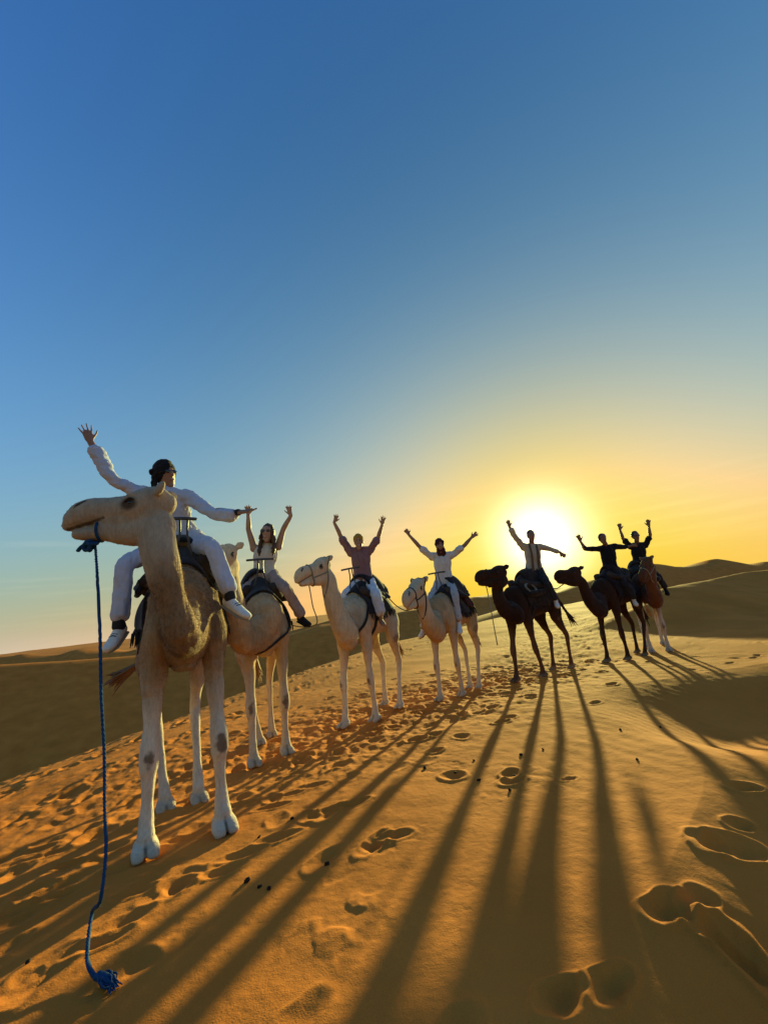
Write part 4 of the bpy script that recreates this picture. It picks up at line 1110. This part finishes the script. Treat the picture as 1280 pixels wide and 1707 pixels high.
M_SKIN = node_mat('skin', attr='coat', rough=0.55, spec=0.35, noise=[(40, 0.06)])
def cloth(name, c, amt=0.06, trans=0.0): return node_mat(name, c, rough=0.9, spec=0.1, noise=[(20, amt)], bump=[(300, 0.3, 0.002), (13, 0.55, 0.016)], sheen=0.15, trans=trans)
M_SOLE = cloth('sole_rubber', (0.30, 0.26, 0.22))
M_GLASS = node_mat('dark_lens', (0.01, 0.008, 0.008), rough=0.08, spec=0.7)
M_WHITE = cloth('white_cotton', (0.52, 0.53, 0.64), trans=0.06)
M_WHITESHOE = cloth('white_shoe', (0.70, 0.68, 0.64))
M_BLACK = cloth('black_cloth', (0.014, 0.013, 0.015), 0.2)
M_TSHIRT = cloth('white_tshirt', (0.66, 0.63, 0.62), trans=0.10)
M_CAMI = cloth('cream_top', (0.66, 0.58, 0.50), trans=0.08)
M_MAUVE = cloth('mauve_cotton', (0.26, 0.14, 0.15), trans=0.08)
M_JEANS = cloth('pale_denim', (0.60, 0.62, 0.68), 0.1)
M_GREY = cloth('grey_denim', (0.42, 0.42, 0.44), 0.1)
M_ROSE = cloth('rose_trousers', (0.36, 0.25, 0.22), 0.15)
M_OCHRE = cloth('ochre_scarf', (0.42, 0.22, 0.035), 0.15)
M_MAROON = cloth('maroon_scarf', (0.06, 0.016, 0.018), 0.2)
M_PALE = cloth('pale_shirt', (0.62, 0.52, 0.40), trans=0.35)
M_STOLE = cloth('brown_stole', (0.13, 0.08, 0.045))
M_DARKTR = cloth('dark_trousers', (0.03, 0.028, 0.03), 0.15)
M_HAIRB = node_mat('brown_hair', (0.075, 0.036, 0.016), rough=0.5, spec=0.35, noise=[(30, 0.3)], bump=[(140, 0.8, 0.006)])
M_HAIRK = node_mat('black_hair', (0.014, 0.010, 0.008), rough=0.5, spec=0.35, bump=[(140, 0.8, 0.006)])

r1 = person('rider in white tunic and trousers with black headscarf on the front camel', 3.5, dict(
    hip=(306, 905, 3.62), sl=(232, 822, 3.52), sr=(318, 830, 3.52), head=(277, 793, 3.50),
    el=(186, 796, 3.42), wl=(151, 735, 3.38), tl=(137, 697, 3.36), er=(355, 853, 3.42), wr=(398, 854, 3.36), tr=(431, 850, 3.33),
    kl=(212, 940, 3.16), al=(197, 1042, 3.10), fl=(178, 1080, 2.99), kr=(356, 915, 3.26), ar=(386, 994, 3.20), fr=(414, 1024, 3.12)),
    dict(size=0.97, shirt=M_WHITE, trousers=M_WHITE, sleeve=1.72, bell=0.014, droop_r=True, shoe=M_WHITESHOE, head='turban', head_mat=M_BLACK, tail_side=-1, smile=True, sock=True, wrap=1.12, glasses=True, watch='r', leg_len=0.84, leg_w=1.04, face=(0.86, -0.50, -0.05), shirt_low=0.05, skin=(0.30, 0.15, 0.09), palm_r=(0.1, -0.5, 0.9)), voxel=0.0072)
r2 = person('woman rider in a cream top with long hair, arms raised', 5.25, dict(
    hip=(440, 962, 5.28), sl=(424, 914), sr=(464, 911), head=(446, 888, 5.16),
    el=(415, 884, 5.2), wl=(414, 858, 5.15), tl=(413, 840, 5.12), er=(472, 884, 5.2), wr=(484, 858, 5.15), tr=(481, 843, 5.12),
    kl=(404, 990, 4.98), al=(398, 1030, 5.0), fl=(394, 1042, 4.9), kr=(478, 983, 5.0), ar=(503, 1026, 5.05), fr=(516, 1039, 4.97)),
    dict(shirt=M_CAMI, trousers=M_ROSE, sleeve=0, head='long', head_mat=M_HAIRB, smile=True, glasses=True, leg_len=0.92, leg_w=1.1, shoe=M_BLACK, sole=M_BLACK, skin=(0.40, 0.23, 0.15)))
r3 = person('rider in a mauve shirt and ochre headscarf, both arms straight up', 6.4, dict(
    hip=(606, 972, 6.42), sl=(583, 919), sr=(617, 917), head=(598, 904, 6.3),
    el=(568, 894, 6.35), wl=(558, 870, 6.3), tl=(562, 855, 6.28), er=(630, 897, 6.35), wr=(637, 874, 6.3), tr=(640, 858, 6.28),
    kl=(577, 992, 6.2), al=(574, 1030, 6.3), fl=(570, 1042, 6.2), kr=(627, 992, 6.08), ar=(635, 1030, 6.10), fr=(640, 1042, 6.02)),
    dict(shirt=M_MAUVE, trousers=M_JEANS, sleeve=0.8, head='turban', head_mat=M_OCHRE, smile=True, leg_len=0.74, leg_w=1.35, skin=(0.36, 0.19, 0.11)))
r4 = person('rider in a white shirt with dark scarf round head and neck', 7.2, dict(
    hip=(741, 974, 7.25), sl=(718, 927), sr=(754, 925), head=(733, 910, 7.1),
    el=(699, 911, 7.15), wl=(682, 892, 7.1), tl=(675, 882, 7.08), er=(773, 910, 7.15), wr=(786, 896, 7.1), tr=(797, 887, 7.08),
    kl=(712, 1006, 6.98), al=(704, 1048, 7.0), fl=(699, 1061, 6.9), kr=(758, 990, 6.86), ar=(764, 1036, 6.86), fr=(766, 1054, 6.76)),
    dict(shirt=M_TSHIRT, trousers=M_GREY, sleeve=0.72, head='turban', head_mat=M_MAROON, scarf=True, shoe=M_WHITESHOE, leg_len=0.88, skin=(0.30, 0.16, 0.10)), voxel=0.010)
r5 = person('rider in a pale open shirt before the sun, one arm up and one out', 8.0, dict(
    hip=(890, 953, 8.02), sl=(871, 911), sr=(902, 912), head=(885, 893, 7.9),
    el=(857, 893, 7.95), wl=(849, 878, 7.9), tl=(845, 865, 7.88), er=(921, 917, 7.95), wr=(933, 921, 7.9), tr=(940, 926, 7.88),
    kl=(870, 975, 7.85), al=(872, 1004, 7.9), fl=(868, 1014, 7.8), kr=(912, 972, 7.62), ar=(926, 1000, 7.62), fr=(930, 1011, 7.55)),
    dict(shirt=M_PALE, stole=M_STOLE, trousers=M_DARKTR, sleeve=1.6, bell=0.01, head='short', head_mat=M_HAIRK, shoe=M_WHITESHOE, leg_len=0.88, skin=(0.26, 0.13, 0.08)), voxel=0.0105)
r6 = person('rider dressed in black with white shoes, arms spread wide', 8.75, dict(
    hip=(1018, 954, 8.78), sl=(997, 915), sr=(1026, 911), head=(1004, 898, 8.65),
    el=(975, 915, 8.7), wl=(967, 902, 8.66), tl=(961, 889, 8.64), er=(1040, 912, 8.75), wr=(1052, 910, 8.75), tr=(1062, 908, 8.75),
    kl=(1000, 976, 8.7), al=(1000, 1005, 8.75), fl=(995, 1014, 8.65), kr=(1042, 974, 8.45), ar=(1056, 998, 8.45), fr=(1061, 1008, 8.38)),
    dict(shirt=M_BLACK, trousers=M_DARKTR, sleeve=1.25, head='short', head_mat=M_HAIRK, shoe=M_WHITESHOE, leg_len=0.9, skin=(0.20, 0.10, 0.06), shirt_low=0.10), voxel=0.011)
r7 = person('rider in a black shirt on the last camel, both hands high', 9.3, dict(
    hip=(1067, 944, 9.35), sl=(1049, 910), sr=(1076, 908), head=(1059, 894, 9.2),
    el=(1038, 898, 9.25), wl=(1033, 883, 9.2), tl=(1031, 871, 9.18), er=(1083, 893, 9.25), wr=(1081, 877, 9.2), tr=(1079, 864, 9.18),
    kl=(1046, 962, 9.2), al=(1046, 985, 9.25), fl=(1042, 994, 9.15), kr=(1096, 960, 9.12), ar=(1108, 980, 9.15), fr=(1113, 990, 9.05)),
    dict(shirt=M_BLACK, trousers=M_DARKTR, sleeve=0.7, head='short', head_mat=M_HAIRK, glasses=True, shoe=M_BLACK, sole=M_BLACK, leg_len=0.9, skin=(0.22, 0.11, 0.07)), voxel=0.011)

# ------------------------------------------------------------------ ropes and small things on the sand
def rope_mesh(pts, r, strands=3, turns=26, n=6):
    """a laid rope: strands twisted about a centre line"""
    P = [Vector(p) for p in pts]; Q = []
    for i in range(len(P) - 1):
        p0, p1, p2, p3 = P[max(i - 1, 0)], P[i], P[i + 1], P[min(i + 2, len(P) - 1)]
        for k in range(14):
            t = k / 14
            Q.append(0.5 * ((2 * p1) + (-p0 + p2) * t + (2 * p0 - 5 * p1 + 4 * p2 - p3) * t * t + (-p0 + 3 * p1 - 3 * p2 + p3) * t ** 3))
    Q.append(P[-1])
    ln = [0.0]
    for i in range(1, len(Q)): ln.append(ln[-1] + (Q[i] - Q[i - 1]).length)
    s = Soup()
    for m in range(strands):
        st = []
        for i in range(len(Q)):
            t = (Q[min(i + 1, len(Q) - 1)] - Q[max(i - 1, 0)]).normalized()
            a = Vector((1, 0.2, 0)); a = (a - t * a.dot(t)).normalized(); b = t.cross(a)
            ph = 2 * math.pi * (ln[i] * turns + m / strands)
            st.append((Q[i] + a * (math.cos(ph) * r * 0.5) + b * (math.sin(ph) * r * 0.5), r * 0.62, r * 0.62))
        s.loft(st, Vector((1, 0.2, 0.1)), sub=1, n=n)
    return s.plain()

V = Vector
def on_ground(px, py, lift=0.0):
    q = ground_hit(px, py); q.z = ground_z(q.x, q.y) + lift
    return q

# blue lead rope: from the front camel's mouth down to the sand
W1 = c1['W']
mouth = W1(c1['Hd'](0.66, -0.035, 0)); side1 = (W1(c1['Hd'](0.66, -0.035, 1)) - W1(c1['Hd'](0.66, -0.035, 0))).normalized()
if (Vector((0, 0, CAM_Z)) - mouth).dot(side1) < 0: side1 = -side1
chin = W1(c1['Hd'](0.80, -0.150, 0))
rope = empty('lead_rope', on_ground(170, 1640)); tag(rope, 'blue rope hanging from the front camel\'s mouth down to the sand', 'rope')
R0 = rope.location.copy()
rp = [chin + V((0.02, 0, 0.01)) - R0]
for (px, py, y) in [(162, 950, 2.36), (167, 1050, 2.30), (169, 1150, 2.24), (174, 1250, 2.18), (175, 1350, 2.12), (177, 1420, 2.06), (168, 1500, 2.0)]:
    rp.append(at(px, py, y) - R0)
for (px, py, l) in [(152, 1570, 0.10), (145, 1615, 0.035), (158, 1640, 0.02), (172, 1645, 0.022)]:
    rp.append(on_ground(px, py, l) - R0)
part('cord', rope_mesh(rp, 0.0085, turns=34), M_BLUEROPE, rope)
jaw = []
for i in range(17):
    a = math.pi * 2 * i / 16
    p_ = c1['Hd'](0.70, -0.085) + c1['sd'] * math.sin(a) * 0.062 * c1['k'] + c1['up'] * math.cos(a) * 0.062 * c1['k']
    jaw.append(W1(p_) - R0)
part('jaw_loop', rope_mesh(jaw, 0.008), M_BLUEROPE, rope)
kn = Soup()
for i in range(5):
    c_ = chin - R0 + V((rng.normal(0, 0.018), rng.normal(0, 0.015), rng.normal(0, 0.014)))
    ring = []
    ax_ = V((rng.normal(), rng.normal(), rng.normal())).normalized(); b1 = ax_.orthogonal().normalized(); b2 = ax_.cross(b1)
    for j in range(9):
        a = 2 * math.pi * j / 8 * 0.95; ring.append((c_ + b1 * math.cos(a) * 0.024 + b2 * math.sin(a) * 0.024, 0.012, 0.012))
    kn.loft(ring, ax_, sub=2, n=7)
kn.loft([(chin - R0, 0.014, 0.014), (chin - R0 + V((-0.05, -0.01, -0.005)), 0.012, 0.012), (chin - R0 + V((-0.075, -0.01, -0.03)), 0.014, 0.010)], V((0, 1, 0)), n=7)
part('knot', kn.plain(), M_BLUEROPE, rope)
ts = Soup(); a_ = on_ground(168, 1644, 0.025) - R0; b_ = on_ground(192, 1649, 0.012) - R0
ts.loft([(a_ - (b_ - a_) * 0.15, 0.013, 0.013), (a_.lerp(b_, 0.3), 0.020, 0.016), (a_.lerp(b_, 0.6), 0.018, 0.014)], V((0, 0, 1)), n=10)
for i in range(46):
    o = V((rng.normal(0, 0.012), rng.normal(0, 0.016), abs(rng.normal(0, 0.008))))
    e_ = b_ + V((rng.normal(0, 0.011), rng.normal(0, 0.012), 0)); e_.z = ground_z(e_.x + R0.x, e_.y + R0.y) - R0.z + 0.004 + abs(rng.normal(0, 0.007))
    ts.loft([(a_.lerp(b_, 0.2) + o * 0.6, 0.004, 0.004), (a_.lerp(b_, 0.6) + o, 0.0035, 0.0035), (e_, 0.002, 0.002)], V((0, 0, 1)), sub=3, n=5)
part('tassel', ts.plain(), M_BLUEROPE, rope)

def hanging(label, pts, mat, r=0.008):
    o0 = pts[-1].copy(); o = empty('lead_rope', o0); tag(o, label, 'rope', 'lead ropes between the camels')
    part('cord', rope_mesh([p - o0 for p in pts], r, turns=18, n=5), mat, o)

def mouth_of(c, t=0.72, u=-0.12): return c['W'](c['Hd'](t, u))
m3 = mouth_of(c3); back2 = c2['W'](Vector((-0.45, 0.10, 1.86)) * c2['S'])
hanging('thin pale rope hanging in a loop from the white camel\'s mouth', [m3, m3 + V((0.02, 0.03, -0.25)), m3 + V((0.03, 0.1, -0.48)), m3.lerp(back2, 0.4) + V((0, 0, -0.46)), m3.lerp(back2, 0.75) + V((0, 0, -0.16)), back2], M_ROPE)
m4 = mouth_of(c4); back3 = c3['W'](Vector((-0.5, 0.12, 1.80)) * c3['S'])
hanging('dark rope from the bridled tan camel to the white camel ahead', [m4, m4.lerp(back3, 0.25) + V((0, 0, -0.10)), m4.lerp(back3, 0.6) + V((0, 0, -0.10)), back3], M_STRAP, 0.009)
m5 = mouth_of(c5)
hanging('pale rope hanging straight down from the dark camel\'s mouth before the sun', [m5, m5 + V((0.01, 0, -0.35)), m5 + V((0.015, 0.02, -0.75)), m5 + V((0.02, 0.03, -0.98))], M_ROPE, 0.010)
m6 = mouth_of(c6); back5 = c5['W'](Vector((-0.5, 0.1, 1.72)) * c5['S'])
hanging('dark rope between the two dark camels', [m6, m6.lerp(back5, 0.5) + V((0, 0, -0.08)), back5], M_STRAP, 0.010)
m7 = mouth_of(c7); back6 = c6['W'](Vector((-0.6, 0.12, 1.60)) * c6['S'])
hanging('dark rope from the last camel to the camel ahead', [m7, m7.lerp(back6, 0.5) + V((0, 0, -0.12)), back6], M_STRAP, 0.010)

# camel droppings scattered on the sand
M_DUNG = node_mat('dry_dung', (0.035, 0.018, 0.010), rough=0.9, noise=[(60, 0.3)], bump=[(90, 0.8, 0.004)])
def pellet(seed):
    s = Soup(); s.ball((0, 0, 0), 0.024, 0.018, 0.016, None, 9)
    me = s.plain(); co = get_co(me); no = get_no(me)
    co += no * (fbm(co[:, 0] * 60 + seed * 3, co[:, 1] * 60 + co[:, 2] * 40, 2, 200 + seed) * 0.014)[:, None]; set_co(me, co)
    me.materials.append(M_DUNG); return me
PEL = [pellet(i) for i in range(4)]
SPOTS = [(412, 1470), (433, 1478), (449, 1481), (46, 1607), (487, 1365), (545, 1441), (708, 1280), (790, 1268), (759, 1288), (798, 1302), (850, 1320), (868, 1260), (858, 1292), (905, 1250), (1062, 1268), (1034, 1217), (1100, 1213), (432, 1396)]
def dung_label(i, px, py):
    if i < 3: return ('small dark dropping in the close cluster on the sand before the front camel', 'cluster of droppings before the front camel')
    if i == 3: return ('single dark dropping left of the blue rope\'s end', None)
    if i == 5: return ('single dropping on bare sand between the cluster and the deep footprint', None)
    if px > 1000: return ('tiny dark dropping on the smooth sand below the last camels', 'droppings below the last camels')
    if px > 820: return ('small dark dropping in the shadows of the dark camel\'s legs', 'droppings in the dark camel\'s shadow')
    if px > 660: return ('small dark dropping below the bridled tan camel', 'droppings below the tan camel')
    return ('small dark dropping among the footprints right of the front camel', 'droppings right of the front camel')
for i, (px, py) in enumerate(SPOTS):
    big = 0.5 + 0.3 * rng.random()
    q = on_ground(px, py, 0.009 * big)
    o = link(bpy.data.objects.new('camel_dropping', PEL[i % 4])); o.location = q
    o.rotation_euler = (rng.normal(0, 0.3), rng.normal(0, 0.3), rng.random() * 6.28); o.scale = (big,) * 3
    lb, gp = dung_label(i, px, py)
    tag(o, lb, 'dropping', gp)
